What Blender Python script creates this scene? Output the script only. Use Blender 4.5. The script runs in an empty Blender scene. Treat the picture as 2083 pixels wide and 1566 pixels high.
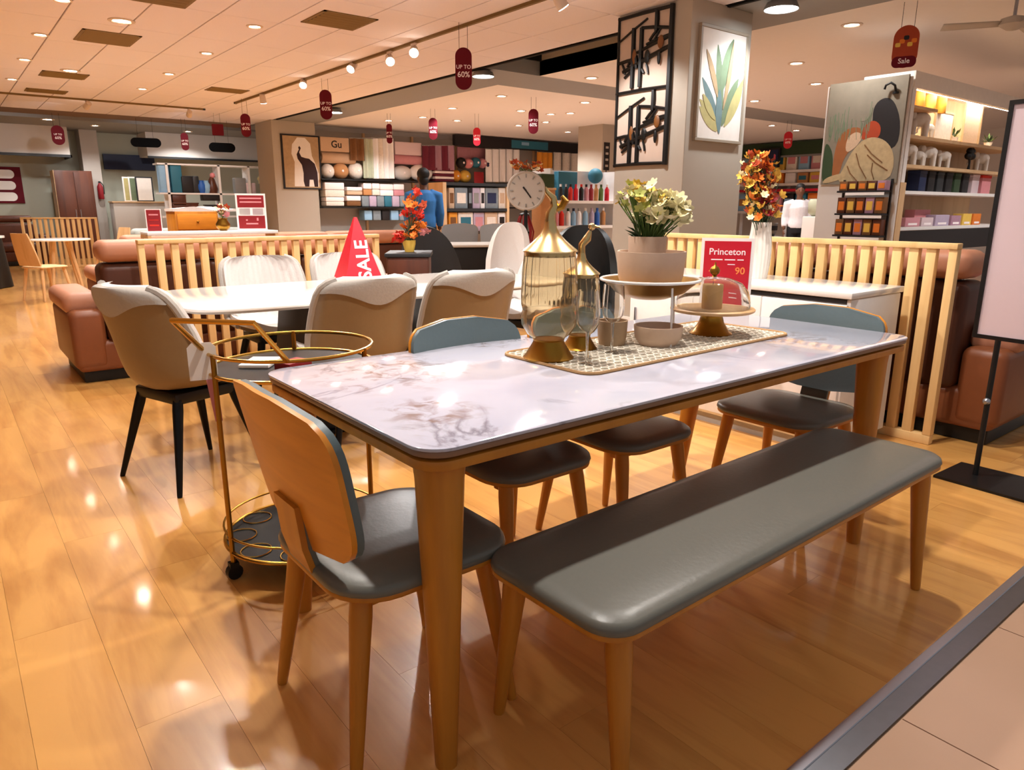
import bpy, bmesh, math, random
from mathutils import Vector, Matrix
random.seed(7)
S = bpy.context.scene
COL = S.collection
PI = math.pi
def lin(c):
    return c / 12.92 if c <= 0.04045 else ((c + 0.055) / 1.055) ** 2.4
def rgb(h):
    h = h.lstrip('#')
    return tuple(lin(int(h[i:i + 2], 16) / 255) for i in (0, 2, 4))

# ---------------------------------------------------------------- camera
F_PX, PITCH, ROLL, YAW, EYE = 1446.6, math.radians(14.016), math.radians(0.169), math.radians(38.396), 1.22
_f0 = Vector((math.sin(YAW), math.cos(YAW), 0)); _r0 = Vector((math.cos(YAW), -math.sin(YAW), 0)); _z = Vector((0, 0, 1))
FWD = _f0 * math.cos(PITCH) - _z * math.sin(PITCH)
_u0 = _f0 * math.sin(PITCH) + _z * math.cos(PITCH)
RGT = _r0 * math.cos(ROLL) + _u0 * math.sin(ROLL)
UPV = -_r0 * math.sin(ROLL) + _u0 * math.cos(ROLL)
CAM = Vector((0, 0, EYE))
cam = bpy.data.cameras.new('camera'); cam.sensor_width = 36; cam.lens = F_PX / 2083 * 36; cam.clip_end = 200
camo = bpy.data.objects.new('camera', cam); COL.objects.link(camo)
camo.matrix_world = Matrix(((RGT.x, UPV.x, -FWD.x, 0), (RGT.y, UPV.y, -FWD.y, 0), (RGT.z, UPV.z, -FWD.z, EYE), (0, 0, 0, 1)))
S.camera = camo
# ---------------------------------------------------------------- world, exposure
w = bpy.data.worlds.new('mall'); S.world = w; w.use_nodes = True
bg = w.node_tree.nodes['Background']; bg.inputs[0].default_value = (1.0, 0.95, 0.92, 1); bg.inputs[1].default_value = 0.17
S.view_settings.view_transform = 'Standard'; S.view_settings.look = 'None'
S.view_settings.exposure = 0.95; S.view_settings.gamma = 1.0; S.view_settings.use_curve_mapping = False
WARM = (1.0, 0.945, 0.88); NEUT = (1.0, 0.97, 0.95); COOL = (0.93, 0.97, 1.0)
P_DOWN, P_TRACK = 62.0, 60.0
def spot(name, loc, power, col, parent=None, to=None, size=130, blend=0.6, rad=0.05):
    l = bpy.data.lights.new(name, 'SPOT'); l.energy = power; l.color = col; l.spot_size = math.radians(size); l.spot_blend = blend
    l.shadow_soft_size = rad
    o = bpy.data.objects.new(name, l); COL.objects.link(o)
    if parent: o.parent = parent
    o.location = loc
    if to is not None:
        o.rotation_euler = (Vector(to) - (Vector(loc) + (parent.location if parent else Vector()))).to_track_quat('-Z', 'Y').to_euler()
    return o

# ---------------------------------------------------------------- measuring helpers (photo pixel -> place in the room)
def _ray(x, y):
    return FWD + RGT * ((x - 1041.5) / F_PX) + UPV * ((783 - y) / F_PX)
def PZ(x, y, z):
    d = _ray(x, y); return CAM + d * ((z - EYE) / d.z)
def PYY(x, y, Y):
    d = _ray(x, y); return CAM + d * (Y / d.y)
def PXX(x, y, X):
    d = _ray(x, y); return CAM + d * (X / d.x)
def PT(x, y, t):
    return CAM + _ray(x, y) * t

# ---------------------------------------------------------------- materials
M = {}
def mat(name, col, rough=0.5, metal=0.0, var=0.06, scale=14.0, bump=0.0, coat=0.0, trans=0.0, ior=1.45, emit=None, spec=0.5, alpha=1.0, stretch=None, rnd=0.0):
    m = bpy.data.materials.new(name); m.use_nodes = True
    nt = m.node_tree; b = nt.nodes['Principled BSDF']
    c = rgb(col) if isinstance(col, str) else col
    b.inputs['Roughness'].default_value = rough; b.inputs['Metallic'].default_value = metal
    b.inputs['Coat Weight'].default_value = coat; b.inputs['Coat Roughness'].default_value = 0.08
    b.inputs['Transmission Weight'].default_value = trans; b.inputs['IOR'].default_value = ior
    b.inputs['Specular IOR Level'].default_value = spec; b.inputs['Alpha'].default_value = alpha
    tc = nt.nodes.new('ShaderNodeTexCoord'); mp = nt.nodes.new('ShaderNodeMapping')
    nt.links.new(tc.outputs['Object'], mp.inputs[0])
    if stretch: mp.inputs['Scale'].default_value = stretch
    no = nt.nodes.new('ShaderNodeTexNoise'); no.inputs['Scale'].default_value = scale; no.inputs['Detail'].default_value = 4
    nt.links.new(mp.outputs[0], no.inputs['Vector'])
    mx = nt.nodes.new('ShaderNodeMix'); mx.data_type = 'RGBA'
    mx.inputs[6].default_value = (*[max(0, v * (1 - var)) for v in c], 1); mx.inputs[7].default_value = (*[min(1, v * (1 + var)) for v in c], 1)
    nt.links.new(no.outputs['Fac'], mx.inputs[0])
    out = mx.outputs[2]
    if rnd:
        oi = nt.nodes.new('ShaderNodeObjectInfo'); hs = nt.nodes.new('ShaderNodeHueSaturation'); mr = nt.nodes.new('ShaderNodeMapRange')
        mr.inputs[3].default_value = 1 - rnd; mr.inputs[4].default_value = 1 + rnd
        nt.links.new(oi.outputs['Random'], mr.inputs[0]); nt.links.new(mr.outputs[0], hs.inputs['Value']); nt.links.new(out, hs.inputs['Color']); out = hs.outputs[0]
    nt.links.new(out, b.inputs['Base Color'])
    if emit:
        b.inputs['Emission Color'].default_value = (*emit[0], 1); b.inputs['Emission Strength'].default_value = emit[1]
    if bump:
        bp = nt.nodes.new('ShaderNodeBump'); bp.inputs['Strength'].default_value = bump; bp.inputs['Distance'].default_value = 0.01
        nt.links.new(no.outputs['Fac'], bp.inputs['Height']); nt.links.new(bp.outputs[0], b.inputs['Normal'])
    M[name] = m
    return m
def wood(name, c1, c2, rough=0.4, scale=6.0, axis=2, coat=0.0, rnd=0.0, dist=3.0):
    m = mat(name, c1, rough, coat=coat); nt = m.node_tree; b = nt.nodes['Principled BSDF']
    tc = nt.nodes.new('ShaderNodeTexCoord'); mp = nt.nodes.new('ShaderNodeMapping')
    sc = [1.0, 1.0, 1.0]; sc[axis] = 0.12; mp.inputs['Scale'].default_value = sc
    nt.links.new(tc.outputs['Object'], mp.inputs[0])
    oi = nt.nodes.new('ShaderNodeObjectInfo')
    if rnd:
        vm = nt.nodes.new('ShaderNodeVectorMath'); vm.operation = 'MULTIPLY_ADD'
        vm.inputs[1].default_value = (37, 53, 11); nt.links.new(oi.outputs['Random'], vm.inputs[0]); nt.links.new(mp.outputs[0], vm.inputs[2]); vec = vm.outputs[0]
    else: vec = mp.outputs[0]
    n1 = nt.nodes.new('ShaderNodeTexNoise'); n1.inputs['Scale'].default_value = scale; n1.inputs['Detail'].default_value = 6; n1.inputs['Distortion'].default_value = dist * 0.3
    n2 = nt.nodes.new('ShaderNodeTexNoise'); n2.inputs['Scale'].default_value = scale * 9; n2.inputs['Detail'].default_value = 3
    nt.links.new(vec, n1.inputs['Vector']); nt.links.new(vec, n2.inputs['Vector'])
    ad = nt.nodes.new('ShaderNodeMath'); ad.operation = 'MULTIPLY_ADD'; ad.inputs[1].default_value = 0.175
    nt.links.new(n2.outputs['Fac'], ad.inputs[0]); nt.links.new(n1.outputs['Fac'], ad.inputs[2])
    cr = nt.nodes.new('ShaderNodeValToRGB'); cr.color_ramp.elements[0].position = 0.52; cr.color_ramp.elements[1].position = 1.0
    cr.color_ramp.elements[0].color = (*rgb(c1), 1); cr.color_ramp.elements[1].color = (*rgb(c2), 1)
    nt.links.new(ad.outputs[0], cr.inputs[0]); out = cr.outputs[0]
    if rnd:
        hs = nt.nodes.new('ShaderNodeHueSaturation'); mr = nt.nodes.new('ShaderNodeMapRange'); mr.inputs[3].default_value = 1 - rnd; mr.inputs[4].default_value = 1 + rnd
        nt.links.new(oi.outputs['Random'], mr.inputs[0]); nt.links.new(mr.outputs[0], hs.inputs['Value']); nt.links.new(out, hs.inputs['Color']); out = hs.outputs[0]
    nt.links.new(out, b.inputs['Base Color'])
    return m
wood('plank_wood', '#dda45a', '#a9692a', 0.3, 6, axis=1, rnd=0.05, coat=0.7, dist=5)
wood('honey_wood', '#c58028', '#9e5c16', 0.38, 7, axis=2)
wood('ply_wood', '#da8c2a', '#b0661c', 0.36, 9, axis=0)
wood('pine_wood', '#f0c98c', '#d9a766', 0.5, 8, axis=2)
wood('beech_wood', '#dcb382', '#b98b56', 0.5, 7, axis=2)
wood('walnut', '#5c2f1c', '#3a1a10', 0.4, 6, axis=2)
wood('shelf_wood', '#d8b58a', '#c39a6c', 0.5, 6, axis=2)
mat('ceiling_tile', '#ece6ee', 0.9, var=0.03, scale=60, bump=0.15, rnd=0.015)
mat('ceiling_grid', '#7d6450', 0.8)
mat('ceiling_plain', '#e9e4e0', 0.9, var=0.02)
mat('soffit_grey', '#8f9090', 0.7, var=0.03)
mat('wall_grey', '#b9b2aa', 0.85, var=0.03, scale=3)
mat('wall_sage', '#b5b7a8', 0.85, var=0.04, scale=2)
mat('wall_white', '#d8d2cc', 0.85, var=0.03, scale=3)
mat('pillar_paint', '#b3aa9d', 0.8, var=0.03, scale=4)
mat('black', '#0b0b0c', 0.45)
mat('black_gloss', '#08090c', 0.4, spec=0.25)
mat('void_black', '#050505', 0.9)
mat('charcoal', '#26282b', 0.5)
mat('white_paint', '#efecea', 0.35)
mat('white_gloss', '#f3f1ee', 0.15, coat=0.3)
mat('white_fabric', '#d9d4d1', 0.9, var=0.05, scale=90, bump=0.2)
mat('taupe_leather', '#8d7453', 0.42, var=0.05, scale=50, bump=0.06)
mat('grey_fabric', '#aea8a1', 0.85, var=0.06, scale=90, bump=0.15)
mat('seat_leather', '#696860', 0.36, var=0.05, scale=70, bump=0.05)
mat('back_leather', '#5e6e73', 0.42, var=0.05, scale=70, bump=0.05)
mat('back_leather_dark', '#8b8681', 0.6, var=0.05, scale=70)
mat('brown_leather', '#7d4628', 0.42, var=0.1, scale=12, bump=0.08)
mat('brown_shaded', '#4a2515', 0.5, var=0.1, scale=12)  # brown leather with the shade behind the slats put into its colour
mat('tan_leather', '#b57c60', 0.5, var=0.08, scale=12, bump=0.08)
mat('gold', '#c79a45', 0.25, metal=1.0, var=0.04)
mat('pale_gold', '#d8bd86', 0.24, metal=1.0, var=0.05)
mat('brass_dark', '#a4792f', 0.32, metal=1.0, var=0.08)
mat('chrome', '#cfcfd2', 0.15, metal=1.0, var=0.02)
mat('aluminium', '#a9abb5', 0.28, metal=0.9, var=0.05, scale=40)
mat('aluminium_dark', '#7c8088', 0.32, metal=0.9, var=0.08, scale=30)
mat('glass', '#f4f4f2', 0.02, trans=1.0, ior=1.45, var=0.0)
mat('amber_glass', '#eadfc6', 0.03, trans=0.96, ior=1.38, var=0.0)
mat('red_print', '#c8152b', 0.4, var=0.03)
mat('maroon_print', '#640e1e', 0.65, var=0.05, spec=0.2)
mat('sign_black', '#08080a', 0.8, spec=0.1)
mat('red_dark', '#8d1a22', 0.5)
mat('ink_white', '#fbeeee', 0.5, var=0.01)
mat('acrylic_white', '#f7f2ee', 0.25, var=0.01)
mat('ink_dark', '#1b1618', 0.6)
mat('pink_ceramic', '#d9bda6', 0.55, var=0.05, scale=60)
mat('beige_ceramic', '#b99c7c', 0.55, var=0.06, scale=60)
mat('candle', '#e3b46e', 0.5, var=0.04)
mat('lace', '#9d8f7a', 0.9, var=0.12, scale=160, bump=0.5)
mat('lace_edge', '#b88f62', 0.85, var=0.1, scale=90)
mat('poster_lilac', '#d9c3c8', 0.45, var=0.02, scale=2)
mat('tile_beige', '#b9967d', 0.22, var=0.03, scale=5, rnd=0.02)
mat('grout', '#a98a70', 0.8)
mat('lamp_glow', '#ffffff', 0.4, emit=((1.0, 0.88, 0.72), 16.0))
mat('lamp_glow_cool', '#ffffff', 0.4, emit=((0.9, 0.96, 1.0), 14.0))
mat('lamp_rim', '#d9c7b8', 0.4)
mat('vent_metal', '#7d6438', 0.6, metal=0.2)
mat('grey_paint', '#8b8a88', 0.6)
mat('blue_shirt', '#2f6fae', 0.8, var=0.1)
mat('white_shirt', '#eceaf0', 0.8, var=0.1, scale=30)
mat('dark_trousers', '#17181d', 0.8)
mat('skin', '#6b4632', 0.55)
mat('hair_black', '#0a0b0c', 0.6)
mat('teal_blue', '#2b6f86', 0.6); mat('navy', '#16244a', 0.5); mat('blue', '#2a62b8', 0.5); mat('sky_blue', '#8fb8d8', 0.6)
mat('leaf_green', '#5f7a3c', 0.7, var=0.15); mat('leaf_dark', '#33472c', 0.7, var=0.15); mat('leaf_lime', '#b8bb62', 0.8, var=0.15)
mat('petal_cream', '#eee4b8', 0.8, var=0.08); mat('petal_yellow', '#e3bb52', 0.8, var=0.1); mat('petal_orange', '#df7a26', 0.7, var=0.12)
mat('petal_red', '#d5301f', 0.7, var=0.12); mat('petal_rust', '#a8401d', 0.7, var=0.12); mat('petal_pink', '#dc8d93', 0.7, var=0.1)
# ---------------------------------------------------------------- mesh builder
class MB:
    def __init__(self): self.v = []; self.f = []
    def add(self, vs, fs):
        n = len(self.v); self.v += [tuple(p) for p in vs]; self.f += [tuple(i + n for i in f) for f in fs]; return self
    def box(self, a, b):
        x0, y0, z0 = a; x1, y1, z1 = b
        return self.add([(x0, y0, z0), (x1, y0, z0), (x1, y1, z0), (x0, y1, z0), (x0, y0, z1), (x1, y0, z1), (x1, y1, z1), (x0, y1, z1)],
                        [(0, 3, 2, 1), (4, 5, 6, 7), (0, 1, 5, 4), (1, 2, 6, 5), (2, 3, 7, 6), (3, 0, 4, 7)])
    def cbox(self, c, s): return self.box([c[i] - s[i] / 2 for i in range(3)], [c[i] + s[i] / 2 for i in range(3)])
    def hexa(self, p):   # 8 points bottom ccw then top ccw
        return self.add(p, [(0, 3, 2, 1), (4, 5, 6, 7), (0, 1, 5, 4), (1, 2, 6, 5), (2, 3, 7, 6), (3, 0, 4, 7)])
    def tube(self, pts, rad, n=8, closed=False, cap=True):
        pts = [Vector(p) for p in pts]; m = len(pts); rad = rad if isinstance(rad, (list, tuple)) else [rad] * m
        rings = []; prev = None
        for i, p in enumerate(pts):
            if closed: t = pts[(i + 1) % m] - pts[i - 1]
            else: t = pts[min(i + 1, m - 1)] - pts[max(i - 1, 0)]
            t = t.normalized() if t.length > 1e-9 else Vector((0, 0, 1))
            if prev is None: a = t.orthogonal().normalized()
            else:
                a = prev - t * prev.dot(t); a = a.normalized() if a.length > 1e-6 else t.orthogonal().normalized()
            prev = a; b = t.cross(a)
            rings.append([p + (a * math.cos(2 * PI * k / n) + b * math.sin(2 * PI * k / n)) * rad[i] for k in range(n)])
        vs = [q for r in rings for q in r]; fs = []
        for i in range(m if closed else m - 1):
            j = (i + 1) % m
            for k in range(n): fs.append((i * n + k, i * n + (k + 1) % n, j * n + (k + 1) % n, j * n + k))
        if cap and not closed: fs += [tuple(range(n - 1, -1, -1)), tuple((m - 1) * n + k for k in range(n))]
        return self.add(vs, fs)
    def lathe(self, prof, c=(0, 0, 0), n=24, cap=True):
        vs = [(c[0] + r * math.cos(2 * PI * k / n), c[1] + r * math.sin(2 * PI * k / n), c[2] + z) for r, z in prof for k in range(n)]; fs = []
        for i in range(len(prof) - 1):
            for k in range(n): fs.append((i * n + k, i * n + (k + 1) % n, (i + 1) * n + (k + 1) % n, (i + 1) * n + k))
        if cap:
            if prof[0][0] > 1e-6: fs.append(tuple(range(n - 1, -1, -1)))
            if prof[-1][0] > 1e-6: fs.append(tuple((len(prof) - 1) * n + k for k in range(n)))
        return self.add(vs, fs)
    def ball(self, c, r, n=10, m=7):
        r = r if isinstance(r, (list, tuple)) else (r, r, r)
        vs = [(c[0], c[1], c[2] - r[2])]; fs = []
        for i in range(1, m):
            a = -PI / 2 + PI * i / m
            vs += [(c[0] + r[0] * math.cos(a) * math.cos(2 * PI * k / n), c[1] + r[1] * math.cos(a) * math.sin(2 * PI * k / n), c[2] + r[2] * math.sin(a)) for k in range(n)]
        vs.append((c[0], c[1], c[2] + r[2])); L = len(vs) - 1
        for k in range(n): fs.append((0, 1 + (k + 1) % n, 1 + k)); fs.append((L, L - n + k, L - n + (k + 1) % n))
        for i in range(m - 2):
            for k in range(n): a = 1 + i * n; fs.append((a + k, a + (k + 1) % n, a + n + (k + 1) % n, a + n + k))
        return self.add(vs, fs)
    def prism(self, poly, o, ux, uy, thick):
        """polygon in the plane (o, ux, uy), extruded by the vector thick"""
        o = Vector(o); ux = Vector(ux); uy = Vector(uy); th = Vector(thick); n = len(poly)
        vs = [o + ux * a + uy * b for a, b in poly] + [o + ux * a + uy * b + th for a, b in poly]
        fs = [tuple(range(n - 1, -1, -1)), tuple(range(n, 2 * n))] + [(i, (i + 1) % n, n + (i + 1) % n, n + i) for i in range(n)]
        return self.add(vs, fs)
    def grid(self, fn, nu, nv, closed_u=False):
        vs = [fn(i / (nu if closed_u else nu - 1), j / (nv - 1)) for j in range(nv) for i in range(nu)]; fs = []
        for j in range(nv - 1):
            for i in range(nu if closed_u else nu - 1): k = (i + 1) % nu; fs.append((j * nu + i, j * nu + k, (j + 1) * nu + k, (j + 1) * nu + i))
        return self.add(vs, fs)
    def sheet(self, f0, f1, nu, nv):
        """closed slab between two surfaces given over the same (u, v)"""
        vs = [f(i / (nu - 1), j / (nv - 1)) for f in (f0, f1) for j in range(nv) for i in range(nu)]; fs = []; q = nu * nv
        for j in range(nv - 1):
            for i in range(nu - 1):
                a = j * nu + i; fs.append((a, a + 1, a + nu + 1, a + nu)); fs.append((q + a, q + a + nu, q + a + nu + 1, q + a + 1))
        per = list(range(nu)) + [j * nu + nu - 1 for j in range(1, nv)] + [(nv - 1) * nu + i for i in range(nu - 2, -1, -1)] + [j * nu for j in range(nv - 2, 0, -1)]
        for k in range(len(per)): a, b_ = per[k], per[(k + 1) % len(per)]; fs.append((a, q + a, q + b_, b_))
        return self.add(vs, fs)
    def mesh(self, name, m, bevel=0, seg=2, smooth=40, fix=True):
        me = bpy.data.meshes.new(name); me.from_pydata(self.v, [], self.f)
        bm = bmesh.new(); bm.from_mesh(me)
        if fix: bmesh.ops.recalc_face_normals(bm, faces=bm.faces)
        if bevel:
            es = [e for e in bm.edges if len(e.link_faces) == 2 and e.calc_face_angle(0) > 0.6]
            bmesh.ops.bevel(bm, geom=es, offset=bevel, segments=seg, profile=0.5, affect='EDGES', clamp_overlap=True)
        bm.to_mesh(me); bm.free()
        if smooth:
            me.shade_smooth(); me.set_sharp_from_angle(angle=math.radians(smooth))
        if m: me.materials.append(M[m] if isinstance(m, str) else m)
        return me
    def build(self, name, m, parent=None, loc=(0, 0, 0), rz=0, **k):
        return link(name, self.mesh(name, m, **k), parent, loc, rz)
def link(name, me, parent=None, loc=(0, 0, 0), rz=0):
    o = bpy.data.objects.new(name, me); COL.objects.link(o)
    if parent is not None: o.parent = parent
    o.location = loc
    if rz: o.rotation_euler = (0, 0, rz)
    return o
def solid(o, t, off=-1):
    md = o.modifiers.new('thickness', 'SOLIDIFY'); md.thickness = t; md.offset = off; return o
def tag(o, label, cat, group=None, kind=None):
    if label: o['label'] = label
    if cat: o['category'] = cat
    if group: o['group'] = group
    if kind: o['kind'] = kind
    return o
def thing(name, label, cat, loc=(0, 0, 0), rz=0, group=None):
    o = bpy.data.objects.new(name, None); COL.objects.link(o); o.empty_display_size = 0.1
    o.location = loc; o.rotation_euler = (0, 0, rz)
    return tag(o, label, cat, group)
def struct(o): o['kind'] = 'structure'; return o
def part(name, m, parent, *cmds, loc=(0, 0, 0), rz=0, **k):
    mb = MB()
    for c in cmds: getattr(mb, c[0])(*c[1:])
    return mb.build(name, m, parent, loc, rz, **k)
def dup(root, loc, rz, label, group=None, parent=None):
    r = root.copy(); COL.objects.link(r); r.location = loc; r.rotation_euler = (0, 0, rz)
    if parent is not None: r.parent = parent
    if label: r['label'] = label
    if group: r['group'] = group
    for ch in list(root.children):
        if ch.type == 'LIGHT': continue
        c = ch.copy(); COL.objects.link(c); c.parent = r
        for g in list(ch.children):
            d = g.copy(); COL.objects.link(d); d.parent = c
    return r
def text(s, size, m, parent, mat4, align='CENTER', ext=0.0006, bold=0.0):
    cu = bpy.data.curves.new('lettering', 'FONT'); cu.body = s; cu.size = size; cu.align_x = align; cu.align_y = 'CENTER'; cu.extrude = ext; cu.offset = bold
    cu.materials.append(M[m]); cu.resolution_u = 3
    tmp = bpy.data.objects.new('lettering', cu); COL.objects.link(tmp)
    me = bpy.data.meshes.new_from_object(tmp, depsgraph=bpy.context.evaluated_depsgraph_get()); me.name = 'lettering'
    bpy.data.objects.remove(tmp); bpy.data.curves.remove(cu)
    o = bpy.data.objects.new('lettering', me); COL.objects.link(o); o.parent = parent; o.matrix_local = mat4
    return o
def frame4(o, ux, uy):
    ux = Vector(ux).normalized(); uy = Vector(uy).normalized(); uz = ux.cross(uy)
    return Matrix(((ux.x, uy.x, uz.x, o[0]), (ux.y, uy.y, uz.y, o[1]), (ux.z, uy.z, uz.z, o[2]), (0, 0, 0, 1)))
def rrect(w, h, r, n=5, cx=0, cy=0):
    out = []
    for (sx, sy, a0) in ((1, 1, 0), (-1, 1, 90), (-1, -1, 180), (1, -1, 270)):
        for k in range(n + 1):
            a = math.radians(a0 + 90 * k / n); out.append((cx + sx * (w / 2 - r) + r * math.cos(a), cy + sy * (h / 2 - r) + r * math.sin(a)))
    return out
X, Y, Z = (1, 0, 0), (0, 1, 0), (0, 0, 1)
# ================================================================ the building
CH = 3.06
# ---- floor: the near planks one by one, the rest one slab
PX0, PX1, PY0, PY1 = -1.4, 5.0, 0.665, 8.1
fb = MB()
fb.box((-14, PY1, -0.1), (7.2, 24, 0)); fb.box((PX1, PY0, -0.1), (7.2, PY1, 0)); fb.box((-14, PY0, -0.1), (PX0, PY1, 0)); fb.box((PX0, PY0, -0.1), (PX1, PY1, -0.012))
# material of the slab: planks too far away to tell apart
m = wood('floor_wood', '#dda45a', '#a9692a', 0.3, 6, axis=1, coat=0.7); nt = m.node_tree; b = nt.nodes['Principled BSDF']
floor = struct(fb.build('floor', 'floor_wood', smooth=0))
fs = struct(part('floor_store', 'tile_beige', None, ('box', (7.2, PY0, -0.1), (22, 24, 0)), smooth=0))
plank_w, plank_l = 0.2, 1.24
pm = part('plank', 'plank_wood', floor, ('box', (0, 0, -0.012), (plank_w - 0.0007, plank_l - 0.0007, 0)), smooth=0)
first = True; ncol = int((PX1 - PX0) / plank_w + 0.01)
short = {}
for i in range(ncol):
    y = PY0 - (0.0, 0.41, 0.83, 0.2, 0.62)[i % 5]
    while y < PY1 - 0.02:
        a, b_ = max(y, PY0), min(y + plank_l, PY1)
        if b_ - a > 0.03:
            if b_ - a > plank_l - 0.001:
                me = pm.data
            else:
                key = round(b_ - a, 3)
                if key not in short: short[key] = MB().box((0, 0, -0.012), (plank_w - 0.0007, key - 0.0007, 0)).mesh('plank', 'plank_wood', smooth=0)
                me = short[key]
            if first: o = pm; o.data = me; first = False
            else: o = link('plank', me, floor)
            o.location = (PX0 + i * plank_w, a, 0)
        y += plank_l
# ---- threshold and mall tiles
th = part('trim_1', 'aluminium', None, ('box', (-14, 0.638, -0.02), (22, 0.664, 0.004)), smooth=0, bevel=0.002, seg=1); struct(th); th['label'] = 'bright metal edge strip along the wooden floor'
th2 = part('trim_2', 'aluminium_dark', None, ('box', (-14, 0.585, -0.02), (22, 0.638, 0.001)), smooth=0); struct(th2); th2['label'] = 'dull metal threshold plate beside the stone tiles'
mf = struct(part('floor_mall', 'grout', None, ('box', (-14, -8, -0.1), (22, 0.585, -0.006)), smooth=0))
tm = MB().box((0, 0, -0.006), (0.636, 0.636, 0)).mesh('tile', 'tile_beige', smooth=0)
for i in range(-2, 9):
    for j in range(0, 4):
        o = link('tile', tm, mf, (0.41 + 0.64 * i, 0.582 - 0.64 * (j + 1), 0))
big = part('tile', 'tile_beige', mf, ('box', (-14, -8, -0.006), (22, 0.582 - 0.64 * 4 - 0.004, 0)), smooth=0); big['kind'] = 'stuff'
# ---- ceilings
cb = MB(); cb.box((-14, 0.6, CH + 0.02), (6.13, 18.5, CH + 0.2))
ceil = struct(cb.build('ceiling', 'ceiling_grid', smooth=0))
ctm = MB().box((0.006, 0.005, 0), (0.594, 1.195, 0.02)).mesh('tile', 'ceiling_tile', smooth=0, bevel=0.003, seg=1)
holes = set()
for i in range(10):
    for j in range(15):
        y0 = 0.6 + 1.2 * j
        if y0 + 1.2 > 18.5: continue
        if y0 < 4: continue
        link('tile', ctm, ceil, (0.1 + 0.6 * i, y0, CH))
o = part('tile', 'ceiling_tile', ceil, ('box', (-14, 0.6, CH), (0.098, 18.5, CH + 0.02)), ('box', (0.098, 0.6, CH), (6.1, 4.19, CH + 0.02)), smooth=0); o['kind'] = 'stuff'
cs = part('ceiling_store', 'ceiling_plain', None, ('box', (7.15, 0.6, CH), (22, 8.4, CH + 0.2)), ('box', (7.15, 9.4, CH), (22, 16.6, CH + 0.2)), smooth=0); struct(cs)
so = part('trim_3', 'soffit_grey', None, ('box', (6.17, 8.4, CH), (7.15, 18.5, CH + 0.2)), ('box', (6.17, 0.6, CH), (7.15, 5.0, CH + 0.2)), ('box', (7.15, 8.4, CH), (22, 9.4, CH + 0.2)), smooth=0); struct(so); so['label'] = 'grey painted soffit band between the ceilings'
gp = part('trim_4', 'void_black', None, ('box', (6.13, 0.6, CH - 0.012), (6.17, 16.0, CH + 0.2)), smooth=0); struct(gp); gp['label'] = 'thin black shadow gap along the ceiling edge'
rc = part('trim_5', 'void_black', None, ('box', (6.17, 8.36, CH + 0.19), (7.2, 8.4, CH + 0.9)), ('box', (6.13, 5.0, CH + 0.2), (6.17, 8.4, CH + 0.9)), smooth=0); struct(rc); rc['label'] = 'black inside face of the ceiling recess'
rw = part('wall_recess', 'pillar_paint', None, ('box', (7.15, 5.0, CH + 0.001), (7.2, 8.4, CH + 0.9)), ('box', (6.13, 4.96, CH + 0.2), (7.2, 5.0, CH + 0.9)), ('box', (6.13, 4.96, CH + 0.9), (7.2, 8.4, CH + 0.95)), smooth=0); struct(rw)
# ---- walls
wl = struct(part('wall_back', 'wall_sage', None, ('box', (-14, 21.2, 0), (8, 21.4, 3.4)), smooth=0))
wb = struct(part('wall_towels', 'wall_white', None, ('box', (7.05, 16.62, 0), (20.2, 16.8, 3.3)), smooth=0))
we = struct(part('wall_east', 'wall_white', None, ('box', (20.0, 0.6, 0), (20.2, 16.8, 3.3)), smooth=0))
ww = struct(part('wall_west', 'wall_white', None, ('box', (-14.2, 0.6, 0), (-14, 21.4, 3.4)), smooth=0))
sf = struct(part('ceiling_aisle', 'soffit_grey', None, ('box', (-14, 18.5, CH - 0.05), (8, 21.4, CH + 0.2)), smooth=0))
# bulkheads over the far left wall
bk = MB(); z0 = PYY(70, 312, 20.2).z; xa = PYY(143, 315, 20.2).x; xb = PYY(178, 300, 21.0).x
bk.box((-14, 20.2, z0), (xa, 21.2, CH - 0.05))
bo = struct(bk.build('wall_bulkhead', 'wall_white', smooth=0))
t6 = part('trim_6', 'charcoal', None, ('box', (-14, 20.17, z0 - 0.06), (xa + 0.03, 20.2, z0)), ('box', (xa, 20.17, z0 - 0.06), (xa + 0.03, 21.2, z0)), smooth=0); struct(t6); t6['label'] = 'dark picture rail under the white bulkhead'
xc = PYY(178, 400, 20.6).x; xd = PYY(213, 400, 20.6).x
struct(part('pillar_aisle', 'wall_grey', None, ('box', (xc, 20.6, 0), (xd, 21.2, CH - 0.05)), smooth=0))
xe = PYY(310, 400, 20.2).x; z1 = PYY(420, 322, 20.2).z
struct(part('wall_bulkhead_aisle', 'wall_white', None, ('box', (xe, 20.2, z1), (8, 21.2, CH - 0.05)), smooth=0))
t7 = part('trim_7', 'charcoal', None, ('box', (xe, 20.17, z1 - 0.05), (8, 20.2, z1)), smooth=0); struct(t7); t7['label'] = 'dark picture rail above the white shelving'
# ---- pillars with the pictures
PIL = [(5.62, 4.50, 6.55, 5.39), (6.05, 16.1, 7.05, 17.1)]
for k, (x0, y0, x1, y1) in enumerate(PIL):
    p = struct(part('pillar_%s' % ('front', 'rear')[k], 'pillar_paint', None, ('box', (x0, y0, 0), (x1, y1, CH)), smooth=0, bevel=0.004, seg=1))
    b_ = part('baseboard_%s' % ('front', 'rear')[k], 'white_paint', None, ('box', (x0 - 0.015, y0 - 0.015, 0), (x1 + 0.015, y1 + 0.015, 0.1)), smooth=0); struct(b_)
c0 = PT(1182, 422, 17.0); c1 = PT(1243, 422, 17.0)
struct(part('pillar_store', 'pillar_paint', None, ('box', (c0.x, c1.y - 0.2, 0), (c1.x, c1.y + 0.6, CH)), smooth=0))

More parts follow.
